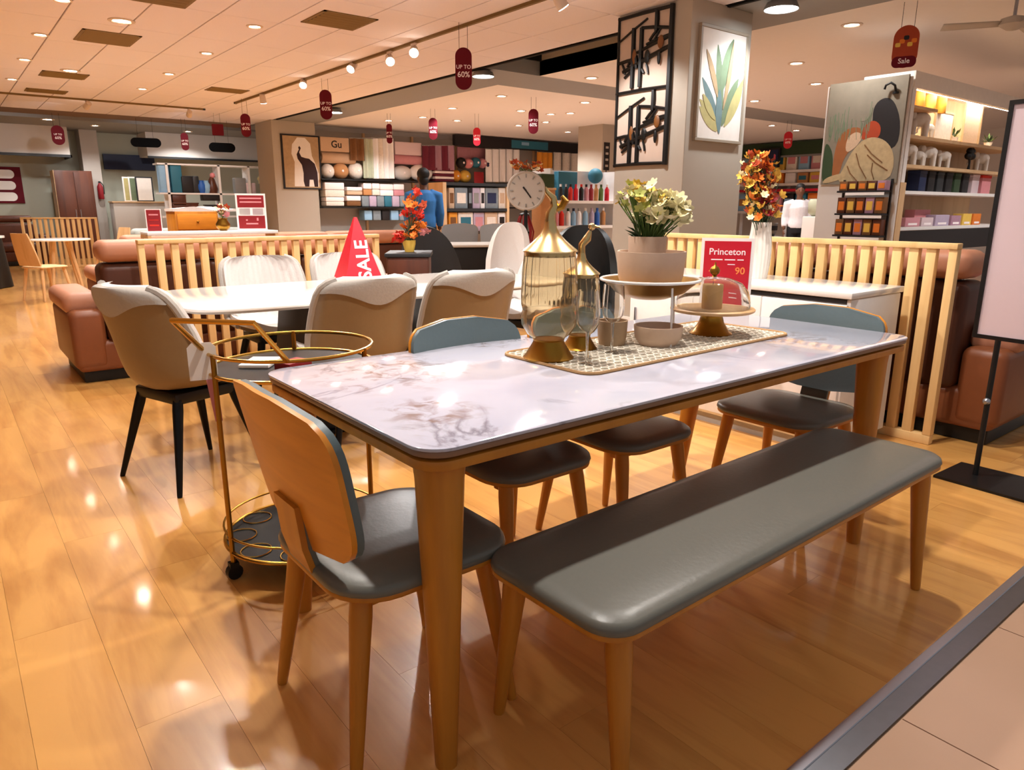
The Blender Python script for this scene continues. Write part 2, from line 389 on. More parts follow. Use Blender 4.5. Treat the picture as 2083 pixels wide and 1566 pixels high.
# ================================================================ ceiling fittings
dl = thing('downlight', 'x', 'light', group='recessed ceiling downlights')
part('rim', 'lamp_rim', dl, ('lathe', [(0.055, 0), (0.085, 0), (0.085, -0.008), (0.062, -0.012), (0.055, -0.004)]), smooth=50)
part('lens', 'lamp_glow', dl, ('lathe', [(0.0, -0.004), (0.06, -0.004), (0.06, -0.001)]), smooth=0)
used = [False]
def downlight(x, y, label, power=P_DOWN, col=WARM, scale=1.0, z=CH, size=130, rad=0.05):
    if not used[0]: o = dl; used[0] = True; o.location = (x, y, z); o['label'] = label
    else: o = dup(dl, (x, y, z), 0, label, 'recessed ceiling downlights')
    o.scale = (scale, scale, 1)
    if power: spot('downlight_beam', (0, 0, -0.03), power, col, o, size=size, rad=rad, blend=0.5)
    return o
ordn = ['nearest', 'second', 'third', 'fourth', 'fifth', 'sixth', 'seventh', 'eighth']
L1 = [1.75, 3.3, 4.9, 6.5, 8.2, 9.95, 11.7, 13.58]
for k, y in enumerate(L1):
    vis = k >= 4
    downlight(1.22, y, ('ceiling downlight in the row nearest the left edge, %s one in view' % ordn[k - 4]) if vis else 'ceiling downlight overhead above the wooden aisle, %s from the threshold' % ordn[k], power=P_DOWN * (1.45 if k == 0 else 1.1 if k < 4 else 1))
L2 = [1.75, 3.3, 4.9, 6.4, 8.08, 9.8, 11.62, 13.32]
for k, y in enumerate(L2):
    vis = k >= 4
    downlight(2.94, y, ('ceiling downlight in the middle row between the vents, %s one in view' % ordn[k - 4]) if vis else 'ceiling downlight overhead above the marble table, %s from the threshold' % ordn[k], power=P_DOWN * (1.45 if k == 0 else 1.1 if k < 4 else 1))
downlight(1.8, 8.71, 'large bright ceiling downlight in front of the square vent', scale=1.5)
downlight(1.8, 12.23, 'large bright ceiling downlight overlapping the second vent', scale=1.5)
# vents
def vent(x, y, w, d, label):
    t = thing('ceiling_vent', label, 'vent', (x, y, CH), group='ceiling air vents')
    part('frame', 'vent_metal', t, ('box', (-w / 2, -d / 2, -0.008), (w / 2, -d / 2 + 0.03, 0)), ('box', (-w / 2, d / 2 - 0.03, -0.008), (w / 2, d / 2, 0)), ('box', (-w / 2, -d / 2, -0.008), (-w / 2 + 0.03, d / 2, 0)), ('box', (w / 2 - 0.03, -d / 2, -0.008), (w / 2, d / 2, 0)), smooth=0)
    part('backing', 'charcoal', t, ('box', (-w / 2 + 0.02, -d / 2 + 0.02, -0.002), (w / 2 - 0.02, d / 2 - 0.02, 0)), smooth=0)
    n = int(d / 0.09)
    me = MB().hexa([(-w / 2 + .03, -.02, -.006), (w / 2 - .03, -.02, -.006), (w / 2 - .03, .02, -.018), (-w / 2 + .03, .02, -.018), (-w / 2 + .03, -.02, -.003), (w / 2 - .03, -.02, -.003), (w / 2 - .03, .02, -.014), (-w / 2 + .03, .02, -.014)]).mesh('slat', 'vent_metal', smooth=0)
    for i in range(n): link('slat', me, t, (0, -d / 2 + 0.06 + i * (d - 0.12) / max(1, n - 1), 0))
vent(1.83, 9.66, 0.58, 0.66, 'brown slatted ceiling vent behind the large bright downlight')
vent(1.78, 12.7, 0.58, 0.5, 'brown ceiling vent half hidden by a large downlight')
vent(1.76, 14.6, 0.58, 0.4, 'small brown ceiling vent farthest back on the left')
vent(1.93, 7.55, 0.5, 0.5, 'brown ceiling vent cut by the top edge of the picture')
vent(3.53, 7.3, 0.58, 0.58, 'square olive brown ceiling vent between downlight and track')
vent(4.05, 12.6, 0.6, 0.4, 'narrow brown ceiling vent beside the far end of the track')
# track lights
def track(name, p0, p1, label):
    p0, p1 = Vector(p0), Vector(p1); d = (p1 - p0).normalized(); s = d.cross(Vector(Z)) * 0.018
    t = thing(name, label, 'track', tuple((p0 + p1) / 2))
    c = (p0 + p1) / 2
    q = [p0 - s - c, p0 + s - c, p1 + s - c, p1 - s - c]
    MB().hexa([Vector(a) + Vector((0, 0, -0.03)) for a in q] + [Vector(a) for a in q]).build('rail', 'vent_metal', t, smooth=0)
    for e, sg in ((p0, -1), (p1, 1)): MB().cbox(e - c + d * sg * 0.012 + Vector((0, 0, -0.015)), (0.045, 0.045, 0.034)).build('end_cap', 'charcoal', t, smooth=0)
track('lighting_track', (4.6, 3.4, CH), (4.6, 13.9, CH), 'long brown lighting track running back along the ceiling')
track('lighting_track', (-1.0, 15.2, CH), (4.4, 15.2, CH), 'cross lighting track along the far end of the tiled ceiling')
def head(px, py, loc, to, label, power=P_TRACK, body='lamp_rim', glow='lamp_glow', col=NEUT, zt=CH):
    t = thing('track_spotlight', label, 'light', tuple(loc), group='track spotlights')
    d = (Vector(to) - Vector(loc)).normalized()
    h = zt - 0.03 - loc[2]
    if h > 0.02: part('stem', body, t, ('tube', [(0, 0, 0.02), (0, 0, h)], 0.012), ('cbox', (0, 0, h - 0.012), (0.03, 0.09, 0.024)))
    MB().tube([-d * 0.09, -d * 0.085, d * 0.05], [0.02, 0.045, 0.055], n=14).build('housing', body, t)
    MB().tube([d * 0.05, d * 0.056], [0.05, 0.048], n=14).build('lens', glow, t)
    if power: spot('spotlight_beam', tuple(d * 0.09), power, col, t, to=to, size=75, blend=0.6, rad=0.04)
    return t
HD = [((1140, 4), 'brightest spot at the top edge beside the pillar', (5.62, 4.9, 1.6), 1), ((842, 105), 'third white track spotlight from the pillar side', (2.4, 4.2, 0.8), 1), ((793, 122), 'track spotlight hanging left of the brightest one', (3.2, 5, 0.8), 1),
      ((716, 137), 'track spotlight tilted toward the left aisle', (2, 7.6, 0.6), 1), ((617, 170), 'small track spotlight above the burgundy hanging sign', (3.2, 8.5, 0.8), 0), ((535, 203), 'round glowing track spotlight in front of the rear pillar', (5.0, 13, 0.9), 1)]
for (px, py), lab, to, on in HD:
    p = PXX(px, py, 4.58); head(px, py, p, to, lab, P_TRACK if on else 0)
for (px, py), lab, to in [((177, 215), 'track spotlight on the cross track near the left', (0.9, 19, 1)), ((385, 232), 'glowing track spotlight on the cross track beside the long one', (4.6, 19, 1.2))]:
    p = PYY(px, py, 15.2); head(px, py, p, to, lab, P_TRACK, zt=CH)
# soffit lamps and lamps of the far ceiling
for (px, py), lab, x in [((680, 225), 'bowl lamp in the grey soffit beside the far hanging sign', 6.6), ((983, 150), 'bowl lamp in the grey soffit right of the big hanging sign', 6.5), ((1590, 10), 'cool white lamp in the soffit right of the palm picture', 6.6)]:
    q = PZ(px, py, CH - 0.05)
    t = thing('soffit_lamp', lab, 'light', (q.x, q.y, CH), group='soffit bowl lamps')
    part('shade', 'grey_paint', t, ('lathe', [(0.06, 0), (0.13, -0.03), (0.16, -0.09), (0.15, -0.09), (0.12, -0.035), (0.05, -0.01)], (0, 0, 0), 20), smooth=60)
    part('lens', 'lamp_glow_cool', t, ('lathe', [(0.0, -0.085), (0.145, -0.085), (0.145, -0.075)], (0, 0, 0), 20), smooth=0)
    spot('soffit_beam', (0, 0, -0.1), P_DOWN * 0.8, COOL, t, size=140)
far = [(1733, 50), (1620, 128), (1203, 158), (1020, 195), (920, 220), (1060, 225), (790, 245), (1055, 255), (1120, 232), (1190, 208), (1160, 230), (1110, 248), (860, 238), (930, 245), (1155, 268), (1660, 170), (1535, 205), (1570, 255), (1620, 265)]
words = ['right of the pillar near the orange sign', 'between the pillar and the framed canvas', 'inside the light recess left of the pillar', 'below the crossing of the soffit bands', 'above the towel wall, left of the brightest one', 'above the white curtains', 'nearest the rear pillar', 'above the standing clock', 'right of the hanging sign over the clock', 'brightest above the bottle shelf', 'small one above the bottle shelf', 'farthest over the white curtains',
         'above the pink bolsters', 'small one over the maroon curtains', 'beside the pale store pillar', 'next to the framed canvas', 'close to the palm picture frame', 'low over the autumn flowers', 'low over the small red sign']
for k, ((px, py), wd) in enumerate(zip(far, words)):
    q = PZ(px, py, CH)
    if not (7.2 < q.x < 19.8 and 1 < q.y < 16.4): q = Vector((min(19.5, max(7.3, q.x)), min(16.2, max(1, q.y)), CH))
    downlight(q.x, q.y, 'downlight in the far ceiling ' + wd, power=(P_DOWN * 1.35 if k not in (0, 10, 13, 14) else P_DOWN * .5 if k == 0 else 0), col=NEUT, scale=1.25)
downlight(9.2, 2.0, 'added unseen downlight in front of the gift shelving, nearer the divider', power=P_DOWN * 1.2, col=NEUT)  # unseen lamp added to brighten the valance front
downlight(11.6, 2.0, 'added unseen downlight in front of the gift shelving, farther from the divider', power=P_DOWN * 1.2, col=NEUT)  # second added lamp, also outside the view
q = PZ(100, 240, CH - 0.05); downlight(q.x, max(18.7, q.y), 'white lamp in the aisle soffit above the burgundy sign', power=P_DOWN * 0.9, col=NEUT, z=CH - 0.05, scale=1.6)
q = PZ(470, 268, CH - 0.05); downlight(5.2, 19.4, 'white lamp in the aisle soffit above the white shelving', power=P_DOWN * 0.9, col=NEUT, z=CH - 0.05, scale=1.3)
q = PZ(250, 245, CH - 0.05); downlight(3.2, 19.4, 'white lamp in the aisle soffit above the blue banner', power=P_DOWN * 0.9, col=NEUT, z=CH - 0.05, scale=1.2)
# ceiling fan at the top right
p = PT(2062, 45, 6.2)
t = thing('ceiling_fan', 'pale three-blade ceiling fan over the gift shelves', 'fan', (p.x, p.y, CH))
part('rod', 'aluminium', t, ('tube', [(0, 0, 0), (0, 0, p.z - CH + 0.04)], 0.015), ('lathe', [(0.05, 0), (0.05, -0.02), (0.02, -0.05)]))
part('motor', 'wall_grey', t, ('lathe', [(0.03, 0.05), (0.1, 0.03), (0.11, -0.02), (0.05, -0.06), (0.0, -0.07)], (0, 0, p.z - CH)))
for k in range(3):
    a = 2 * PI * k / 3 + 2.15; c, s = math.cos(a), math.sin(a)
    def f(u, v, c=c, s=s): r = 0.1 + 0.45 * u; w_ = (v - 0.5) * (0.07 + 0.05 * u); return (r * c - w_ * s, r * s + w_ * c, p.z - CH - 0.01 + (v - 0.5) * 0.03)
    solid(MB().grid(f, 6, 4).build('blade', 'wall_grey', t), 0.006)
# ================================================================ marble dining table
TX0, TX1, TY0, TY1, TZ = 0.675, 2.79, 1.115, 2.02, 0.76
mm = bpy.data.materials.new('marble'); mm.use_nodes = True; M['marble'] = mm
nt = mm.node_tree; b = nt.nodes['Principled BSDF']; b.inputs['Roughness'].default_value = 0.08; b.inputs['Coat Weight'].default_value = 0.5; b.inputs['Coat Roughness'].default_value = 0.03
def N(t): return nt.nodes.new(t)
tc = N('ShaderNodeTexCoord')
def noise(scale, detail, dist, loc=(0, 0, 0)):
    mp = N('ShaderNodeMapping'); mp.inputs['Location'].default_value = loc; nt.links.new(tc.outputs['Object'], mp.inputs[0])
    n = N('ShaderNodeTexNoise'); n.inputs['Scale'].default_value = scale; n.inputs['Detail'].default_value = detail; n.inputs['Distortion'].default_value = dist
    nt.links.new(mp.outputs[0], n.inputs['Vector']); return n.outputs['Fac']
def ramp(src, stops):
    r = N('ShaderNodeValToRGB'); e = r.color_ramp.elements
    while len(e) < len(stops): e.new(0.5)
    for q, (p, c) in zip(e, stops): q.position = p; q.color = (c, c, c, 1)
    nt.links.new(src, r.inputs[0]); return r.outputs[0]
def math_(op, a, c):
    n = N('ShaderNodeMath'); n.operation = op
    for i, v in enumerate((a, c)):
        if isinstance(v, (int, float)): n.inputs[i].default_value = v
        else: nt.links.new(v, n.inputs[i])
    return n.outputs[0]
def mixc(fac, c1, c2):
    x = N('ShaderNodeMix'); x.data_type = 'RGBA'; nt.links.new(fac, x.inputs[0])
    for i, v in ((6, c1), (7, c2)):
        if isinstance(v, tuple): x.inputs[i].default_value = (*v, 1)
        else: nt.links.new(v, x.inputs[i])
    return x.outputs[2]
vein = ramp(noise(2.2, 7, 1.2), [(0.0, 0), (0.478, 0), (0.5, 1), (0.522, 0)])
zone = ramp(noise(1.6, 3, 0.6, (3.1, 1, 0)), [(0.5, 0), (0.66, 1)])
blot = ramp(noise(15, 8, 1.4, (1, 5, 2)), [(0.46, 0), (0.66, 1)])
def near(x, y, r0, r1):
    mp = N('ShaderNodeVectorMath'); mp.operation = 'DISTANCE'; nt.links.new(tc.outputs['Object'], mp.inputs[0]); mp.inputs[1].default_value = (x, y, TZ)
    d = math_('ADD', mp.outputs['Value'], math_('MULTIPLY', math_('SUBTRACT', noise(3.0, 4, 0.5, (x, y, 0)), 0.5), 0.5))
    r = ramp(d, [(r0, 1), (r1, 0)]); return r
zone2 = math_('MAXIMUM', math_('MAXIMUM', near(-0.74, 0.2, 0.08, 0.26), near(-0.86, -0.22, 0.05, 0.16)), math_('MAXIMUM', near(0.62, -0.2, 0.08, 0.3), near(-0.3, 0.38, 0.03, 0.13)))
cloud = ramp(noise(2.5, 4, 0.5, (7, 2, 1)), [(0.3, 0), (0.7, 1)])
c = mixc(cloud, rgb('#d1d0dc'), rgb('#b9bbcf'))
c = mixc(math_('MULTIPLY', math_('MULTIPLY', vein, zone), 0.75), c, rgb('#6b6472'))
c = mixc(math_('MULTIPLY', math_('MULTIPLY', blot, zone2), 0.8), c, rgb('#86695c'))
nt.links.new(c, b.inputs['Base Color'])
tb = thing('dining_table', 'long marble-topped dining table with honey wood legs', 'table', ((TX0 + TX1) / 2, (TY0 + TY1) / 2, 0))
tw, td = TX1 - TX0, TY1 - TY0
MB().prism(rrect(tw, td, 0.07, 8), (0, 0, TZ - 0.008), X, Y, (0, 0, 0.008)).build('marble_top', 'marble', tb, bevel=0.0025, seg=2)
mat('edge_wood', '#8d6a52', 0.4, var=0.1, scale=20)
MB().prism(rrect(tw - 0.006, td - 0.006, 0.068, 8), (0, 0, TZ - 0.022), X, Y, (0, 0, 0.0135)).build('top_board', 'edge_wood', tb, bevel=0.003)
MB().prism(rrect(tw - 0.05, td - 0.05, 0.05, 6), (0, 0, TZ - 0.03), X, Y, (0, 0, 0.009)).build('shadow_groove', 'ink_dark', tb)
ap = MB()
for a, c_ in (((-tw / 2 + 0.012, -td / 2 + 0.012), (tw / 2 - 0.012, -td / 2 + 0.05)), ((-tw / 2 + 0.012, td / 2 - 0.05), (tw / 2 - 0.012, td / 2 - 0.012)), ((-tw / 2 + 0.012, -td / 2 + 0.012), (-tw / 2 + 0.05, td / 2 - 0.012)), ((tw / 2 - 0.05, -td / 2 + 0.012), (tw / 2 - 0.012, td / 2 - 0.012))):
    pass
MB().prism(rrect(tw - 0.014, td - 0.014, 0.065, 8), (0, 0, TZ - 0.052), X, Y, (0, 0, 0.022)).build('apron', 'honey_wood', tb, bevel=0.004)
def tleg(tx, ty, fx, fy, r0=0.048, r1=0.023):
    pts = [Vector((tx, ty, TZ - 0.05)), Vector((tx, ty, TZ - 0.09)), Vector((tx + (fx - tx) * .5, ty + (fy - ty) * .5, TZ * 0.47)), Vector((fx, fy, 0.0))]
    mb = MB(); n = 16; rings = []
    for p, r in zip(pts, (r0 * 1.08, r0, (r0 + r1) / 2 * 1.02, r1)):
        rings.append([(p.x - tb.location.x + a * r, p.y - tb.location.y + b_ * r, p.z) for a, b_ in rrect(2, 2, 0.75, 3)])
    k = len(rings[0]); vs = [q for r in rings for q in r]; fs = [tuple(range(k - 1, -1, -1)), tuple(3 * k + i for i in range(k))]
    for i in range(3):
        for j in range(k): fs.append((i * k + j, i * k + (j + 1) % k, (i + 1) * k + (j + 1) % k, (i + 1) * k + j))
    mb.add(vs, fs).build('leg', 'honey_wood', tb)
tleg(TX0 + 0.075, TY0 + 0.075, 0.725, 1.15); tleg(TX0 + 0.075, TY1 - 0.075, 0.725, TY1 - 0.06)
tleg(2.64, TY0 + 0.075, 2.54, 1.13); tleg(2.64, TY1 - 0.075, 2.54, TY1 - 0.06)

# ================================================================ bench
BX0, BX1, BY0, BY1, BZ = 0.87, 2.46, 0.81, 1.235, 0.457
bn = thing('dining_bench', 'long grey leather bench with splayed wooden legs in front of the table', 'bench', ((BX0 + BX1) / 2, (BY0 + BY1) / 2, 0), math.radians(1.0))
bw, bd = BX1 - BX0, BY1 - BY0
def pad(w_, d_, r, z0, z1, crown, n=7, dip=0.0):
    """soft seat pad: rounded outline, domed top"""
    out = rrect(w_, d_, r, n); k = len(out); vs = []; fs = []
    lv = [(0.985, z0), (1.0, z0 + 0.3 * (z1 - z0)), (0.985, z1 - 0.25 * (z1 - z0)), (0.95, z1), (0.8, z1 + crown * 0.7), (0.45, z1 + crown)]
    for s, z in lv:
        for a, b_ in out:
            e = w_ / 2 - (1 - s) * d_ / 2
            vs.append((a * e / (w_ / 2), b_ * s, z - dip * (1 - abs(b_) / (d_ / 2)) * (1 if z > z1 else 0)))
    for i in range(len(lv) - 1):
        for j in range(k): fs.append((i * k + j, i * k + (j + 1) % k, (i + 1) * k + (j + 1) % k, (i + 1) * k + j))
    fs.append(tuple(range(k - 1, -1, -1))); fs.append(tuple((len(lv) - 1) * k + j for j in range(k)))
    return MB().add(vs, fs)
pad(bw, bd, 0.075, BZ - 0.035, BZ - 0.008, 0.008).build('seat_pad', 'seat_leather', bn, smooth=60)
MB().prism(rrect(bw - 0.004, bd - 0.004, 0.075, 7), (0, 0, BZ - 0.047), X, Y, (0, 0, 0.013)).build('seat_board', 'honey_wood', bn, bevel=0.003)
def sleg(parent, top, foot, r0, r1, m='honey_wood', n=12, name='leg'):
    t, f = Vector(top), Vector(foot); f2 = f + (t - f) * 0.02
    return MB().tube([t, t + (f - t) * 0.12, f2, f], [r0 * 0.95, r0, r1, r1 * 0.9], n=n).build(name, m, parent)
for sx in (-1, 1):
    part('stretcher', 'honey_wood', bn, ('cbox', (sx * (bw / 2 - 0.10), 0, BZ - 0.065), (0.05, bd - 0.12, 0.035)), bevel=0.004)
    for sy in (-1, 1): sleg(bn, (sx * (bw / 2 - 0.075), sy * (bd / 2 - 0.055), BZ - 0.05), (sx * (bw / 2 - (0.055 if sx < 0 else 0.1)), sy * (bd / 2 - 0.01), 0), 0.029, 0.015)

# ================================================================ upholstered ply chairs
def ply_chair(label, loc, rz, scale=1.0):
    t = thing('dining_chair', label, 'chair', loc, rz, 'grey leather ply chairs around the marble table')
    pad(0.48, 0.46, 0.12, 0.430, 0.455, 0.010).build('seat', 'seat_leather', t, smooth=60)
    MB().prism(rrect(0.474, 0.454, 0.12, 7), (0, 0, 0.418), X, Y, (0, 0, 0.013)).build('seat_board', 'honey_wood', t, bevel=0.003)
    def outline(u):   # half-width of the back panel over its height
        return 0.272 * min(1.0, (1 - abs(2 * u - 1) ** 4.6) ** 0.27) * (0.90 + 0.10 * u)
    def surf(off):
        def f(a, v):
            s = outline(0.001 + 0.998 * v); x = (a * 2 - 1) * s; z = 0.495 + 0.355 * v
            y = -0.215 - 0.075 * v + 0.42 * x * x - off * 0.5 + 0.0
            return (x, y + (-off * 0.5), z)
        return f
    def sheet(off0, off1, grow=0.0):
        def g(off):
            def f(u, v): x, y, z = surf(0)(u, v); return (x * (1 + grow), y + off, 0.6825 + (z - 0.6825) * (1 + grow))
            return f
        return MB().sheet(g(off0), g(off1), 15, 19)
    sheet(-0.012, 0.0).build('back_shell', 'ply_wood', t, smooth=50)
    sheet(0.0005, 0.017, -0.01).build('back_pad', 'back_leather', t, smooth=50)
    # the bent spine that carries the back: wood outside, leather inside
    SP = [(-0.10, 0.415), (-0.17, 0.418), (-0.215, 0.44), (-0.232, 0.50), (-0.243, 0.60)]
    def spine(o0): return lambda u, v: ((u - .5) * .12, SP[round(v * 4)][0] + o0, SP[round(v * 4)][1] + (o0 if v < .4 else 0))
    MB().sheet(spine(-0.016), spine(-0.002), 3, 5).build('spine', 'honey_wood', t, smooth=50)
    MB().sheet(spine(-0.0015), spine(0.010), 3, 5).build('spine_pad', 'seat_leather', t, smooth=50)
    for yy in (0.13, -0.15): part('seat_rail', 'honey_wood', t, ('cbox', (0, yy, 0.402), (0.36, 0.04, 0.032)), bevel=0.004)
    for sx in (-1, 1):
        sleg(t, (sx * 0.165, 0.155, 0.42), (sx * 0.205, 0.215, 0), 0.026, 0.014)
        sleg(t, (sx * 0.165, -0.165, 0.42), (sx * 0.215, -0.225, 0), 0.026, 0.014)
    t.scale = (scale,) * 3
    return t
ch = ply_chair('near wooden-backed dining chair with grey seat at the table end', (0.765, 1.44, 0), math.radians(-90))
dup(ch, (1.375, 1.74, 0), math.radians(180), 'grey ply chair behind the table with its blue grey back rising beside the brass jar').scale = (.86, 1, 1)
dup(ch, (1.86, 1.72, 0), math.radians(180), 'grey ply chair tucked under the far side behind the footed bowl').scale = (.86, 1, 1)
e_ = dup(ch, (2.62, 1.50, 0), math.radians(90), 'pale grey ply chair at the far table end before the white sideboard'); e_.scale = (0.97, 0.97, 0.97)

# ================================================================ shell chairs round the white table
def shell_chair(label, loc, rz):
    t = thing('shell_chair', label, 'chair', loc, rz, 'two-tone shell chairs around the white table')
    def prof(v):   # centre line of the shell from seat front to back top (y, z, half width)
        P_ = [(0.24, 0.445, 0.20), (0.12, 0.44, 0.235), (-0.06, 0.435, 0.245), (-0.17, 0.455, 0.25), (-0.215, 0.54, 0.255), (-0.245, 0.67, 0.25), (-0.27, 0.77, 0.243), (-0.285, 0.83, 0.228), (-0.292, 0.862, 0.19), (-0.294, 0.876, 0.13)]
        s = v * (len(P_) - 1); i = min(int(s), len(P_) - 2); f = s - i; out = []
        for k in range(3):
            p0, p1, p2, p3 = (P_[max(0, min(len(P_) - 1, i + d))][k] for d in (-1, 0, 1, 2))
            out.append(0.5 * (2 * p1 + (p2 - p0) * f + (2 * p0 - 5 * p1 + 4 * p2 - p3) * f * f + (3 * p1 - p0 - 3 * p2 + p3) * f ** 3))
        return out
    def fsurf(v0, v1, off, w=1.0):
        def f(u, vv):
            v = v0 + (v1 - v0) * vv; y, z, h = prof(v); y2, z2, _ = prof(min(1, v + 0.02)); y1, z1, _ = prof(max(0, v - 0.02))
            ny, nz = -(z2 - z1), (y2 - y1); l = math.hypot(ny, nz) or 1; ny, nz = ny / l, nz / l
            a = u * 2 - 1; q = max(0.0, min(1.0, (v - .12) / .38)); q = q * q * (3 - 2 * q); amp = (0.05 + 0.10 * q - 0.085 * max(0, (v - .5) / .5)) * abs(a) ** 2.3
            th = q * PI / 2; y += amp * math.sin(th); z += amp * math.cos(th)
            return (a * h * w, y + ny * off, z + nz * off)
        return f
    def ribs(u, v):
        p = Vector(fsurf(0.0, 1.0, -0.03, 0.97)(u, v)); q_ = Vector(fsurf(0.0, 1.0, -0.036, 0.97)(u, v)); return tuple(p.lerp(q_, abs(math.sin(u * PI * 14)) if 0.35 < v < 0.97 else 0.8))
    MB().sheet(fsurf(0.0, 1.0, 0.0), ribs, 57, 26).build('inner_pad', 'white_fabric', t, smooth=70)
    MB().sheet(fsurf(0.12, 0.80, 0.001), fsurf(0.12, 0.80, 0.02), 15, 22).build('outer_shell', 'taupe_leather', t, smooth=70)
    def hood(off):   # fabric folded over the top of the back, with a wavy lower edge
        def f(u, vv):
            a = u * 2 - 1; lo = 0.70 - 0.05 * math.cos(a * PI * 1.15); v = 1.0 + (lo - 1.0) * vv
            return fsurf(0, 1, off, 1.015)(u, v)
        return f
    MB().sheet(hood(-0.004), hood(0.027), 19, 8).build('back_hood', 'grey_fabric', t, smooth=70)
    def rim(s): return [fsurf(0, 1, 0.004, 1.01)(0.5 + 0.5 * s, v) for v in [0.14 + 0.072 * k for k in range(12)]]
    for s in (-1, 1): MB().tube(rim(s), 0.017, n=8).build('piping', 'grey_fabric', t)
    part('under_frame', 'black', t, ('cbox', (0, 0.0, 0.395), (0.3, 0.3, 0.05)), bevel=0.01)
    for sx in (-1, 1):
        for sy in (-1, 1): sleg(t, (sx * 0.13, sy * 0.13, 0.39), (sx * 0.215, sy * 0.22, 0), 0.022, 0.011, 'black_gloss')
    t.scale = (1.07, 1.04, 1.03)
    return t
sc = shell_chair('taupe shell chair with grey hood standing apart beside the recliner', (0.80, 3.42, 0), math.radians(-72))
dup(sc, (1.585, 3.30, 0), 0, 'taupe shell chair with wavy grey hood, nearer the bar cart')
dup(sc, (2.20, 3.28, 0), math.radians(-3), 'taupe shell chair with wavy grey hood behind the brass jar')
dup(sc, (1.64, 4.56, 0), math.radians(180), 'white shell chair behind the white table, nearer the fence post on the left')
dup(sc, (2.25, 4.56, 0), math.radians(180), 'white shell chair behind the red sale pyramid')
dup(sc, (3.32, 3.95, 0), math.radians(95), 'white shell chair at the far end of the white table')

# ================================================================ white table
wt = thing('white_dining_table', 'white stone-topped dining table with a dark pedestal, behind the bar cart', 'table', (2.02, 3.88, 0))
wl_, wd_ = 2.36, 1.06
def boat(n=40):
    out = []
    for k in range(n):
        a = 2 * PI * k / n; c_, s_ = math.cos(a), math.sin(a)
        out.append((wl_ / 2 * math.copysign(abs(c_) ** 0.28, c_), wd_ / 2 * math.copysign(abs(s_) ** 0.32, s_)))
    return out
mat('white_stone', '#f4f0ea', 0.12, var=0.04, scale=3, coat=0.3)
MB().prism(boat(56), (0, 0, TZ - 0.014), X, Y, (0, 0, 0.014)).build('top', 'white_stone', wt, bevel=0.004)
MB().prism([(a * 0.985, b_ * 0.97) for a, b_ in boat(56)], (0, 0, TZ - 0.026), X, Y, (0, 0, 0.012)).build('under_top', 'grey_fabric', wt)
for s in (-1, 1):
    part('pedestal', 'charcoal', wt, ('hexa', [(s * 0.45 - 0.12, -0.3, 0.02), (s * 0.45 + 0.12, -0.3, 0.02), (s * 0.45 + 0.12, 0.3, 0.02), (s * 0.45 - 0.12, 0.3, 0.02), (s * 0.45 - 0.06, -0.22, TZ - 0.03), (s * 0.45 + 0.06, -0.22, TZ - 0.03), (s * 0.45 + 0.06, 0.22, TZ - 0.03), (s * 0.45 - 0.06, 0.22, TZ - 0.03)]), bevel=0.01)
part('base_plate', 'black', wt, ('cbox', (0, 0, 0.012), (1.3, 0.66, 0.024)), bevel=0.006)

# ================================================================ slatted dividers
def divider(label, loc, rz, length, h, step, m='pine_wood', slat_w=0.048, depth=0.05):
    t = thing('slatted_divider', label, 'divider', loc, rz)
    part('top_rail', m, t, ('box', (0, -depth / 2 - 0.008, h - 0.03), (length, depth / 2 + 0.008, h)), bevel=0.004)
    part('bottom_rail', m, t, ('box', (0, -depth / 2, 0.0), (length, depth / 2, 0.05)), bevel=0.004)
    pme = MB().box((0, -depth / 2, 0.05), (0.04, depth / 2, h - 0.03)).mesh('post', m, bevel=0.003)
    for x in (0.0, length - 0.04): link('post', pme, t, (x, 0, 0))
    n = int((length - 0.04) / step); sme = MB().box((0, -depth / 2 + 0.004, 0.05), (slat_w, depth / 2 - 0.004, h - 0.03)).mesh('slat', m, bevel=0.002)
    for k in range(1, n): link('slat', sme, t, (0.04 + (length - 0.08) * k / n - slat_w / 2, 0, 0))
    return t
divider('pale pine slatted divider behind the white table', (1.05, 5.42, 0), math.radians(2.5), 1.86, 1.0, 0.096)
divider('pale pine slatted divider behind the white sideboard', (3.99, 1.44, 0), math.radians(90), 2.1, 1.052, 0.085)

# ================================================================ white sideboard
sb = thing('sideboard', 'white low sideboard between the table end and the slatted divider', 'sideboard', (3.62, 2.35, 0))
w2, d2, h2 = 0.27, 0.70, 0.83
part('body', 'white_paint', sb, ('box', (-w2 + 0.02, -d2, 0.06), (w2, d2, h2 - 0.035)), bevel=0.004)
part('top', 'white_gloss', sb, ('box', (-w2, -d2 - 0.01, h2 - 0.03), (w2 + 0.01, d2 + 0.01, h2)), bevel=0.004)
part('plinth', 'grey_fabric', sb, ('box', (-w2 + 0.04, -d2 + 0.03, 0), (w2 - 0.02, d2 - 0.03, 0.06)))
part('groove', 'ink_dark', sb, ('box', (-w2 + 0.012, -d2 + 0.02, h2 - 0.055), (-w2 + 0.03, d2 - 0.02, h2 - 0.035)))
for k in range(3):
    y0 = -d2 + 0.01 + k * (2 * d2 - 0.02) / 3; y1 = y0 + (2 * d2 - 0.02) / 3 - 0.006
    dr = part('door', 'white_paint', sb, ('box', (-w2, y0, 0.08), (-w2 + 0.02, y1, h2 - 0.06)), bevel=0.003)
    part('handle', 'aluminium', dr, ('cbox', (-w2 - 0.006, y1 - 0.05, 0.55), (0.012, 0.012, 0.14)), bevel=0.003)

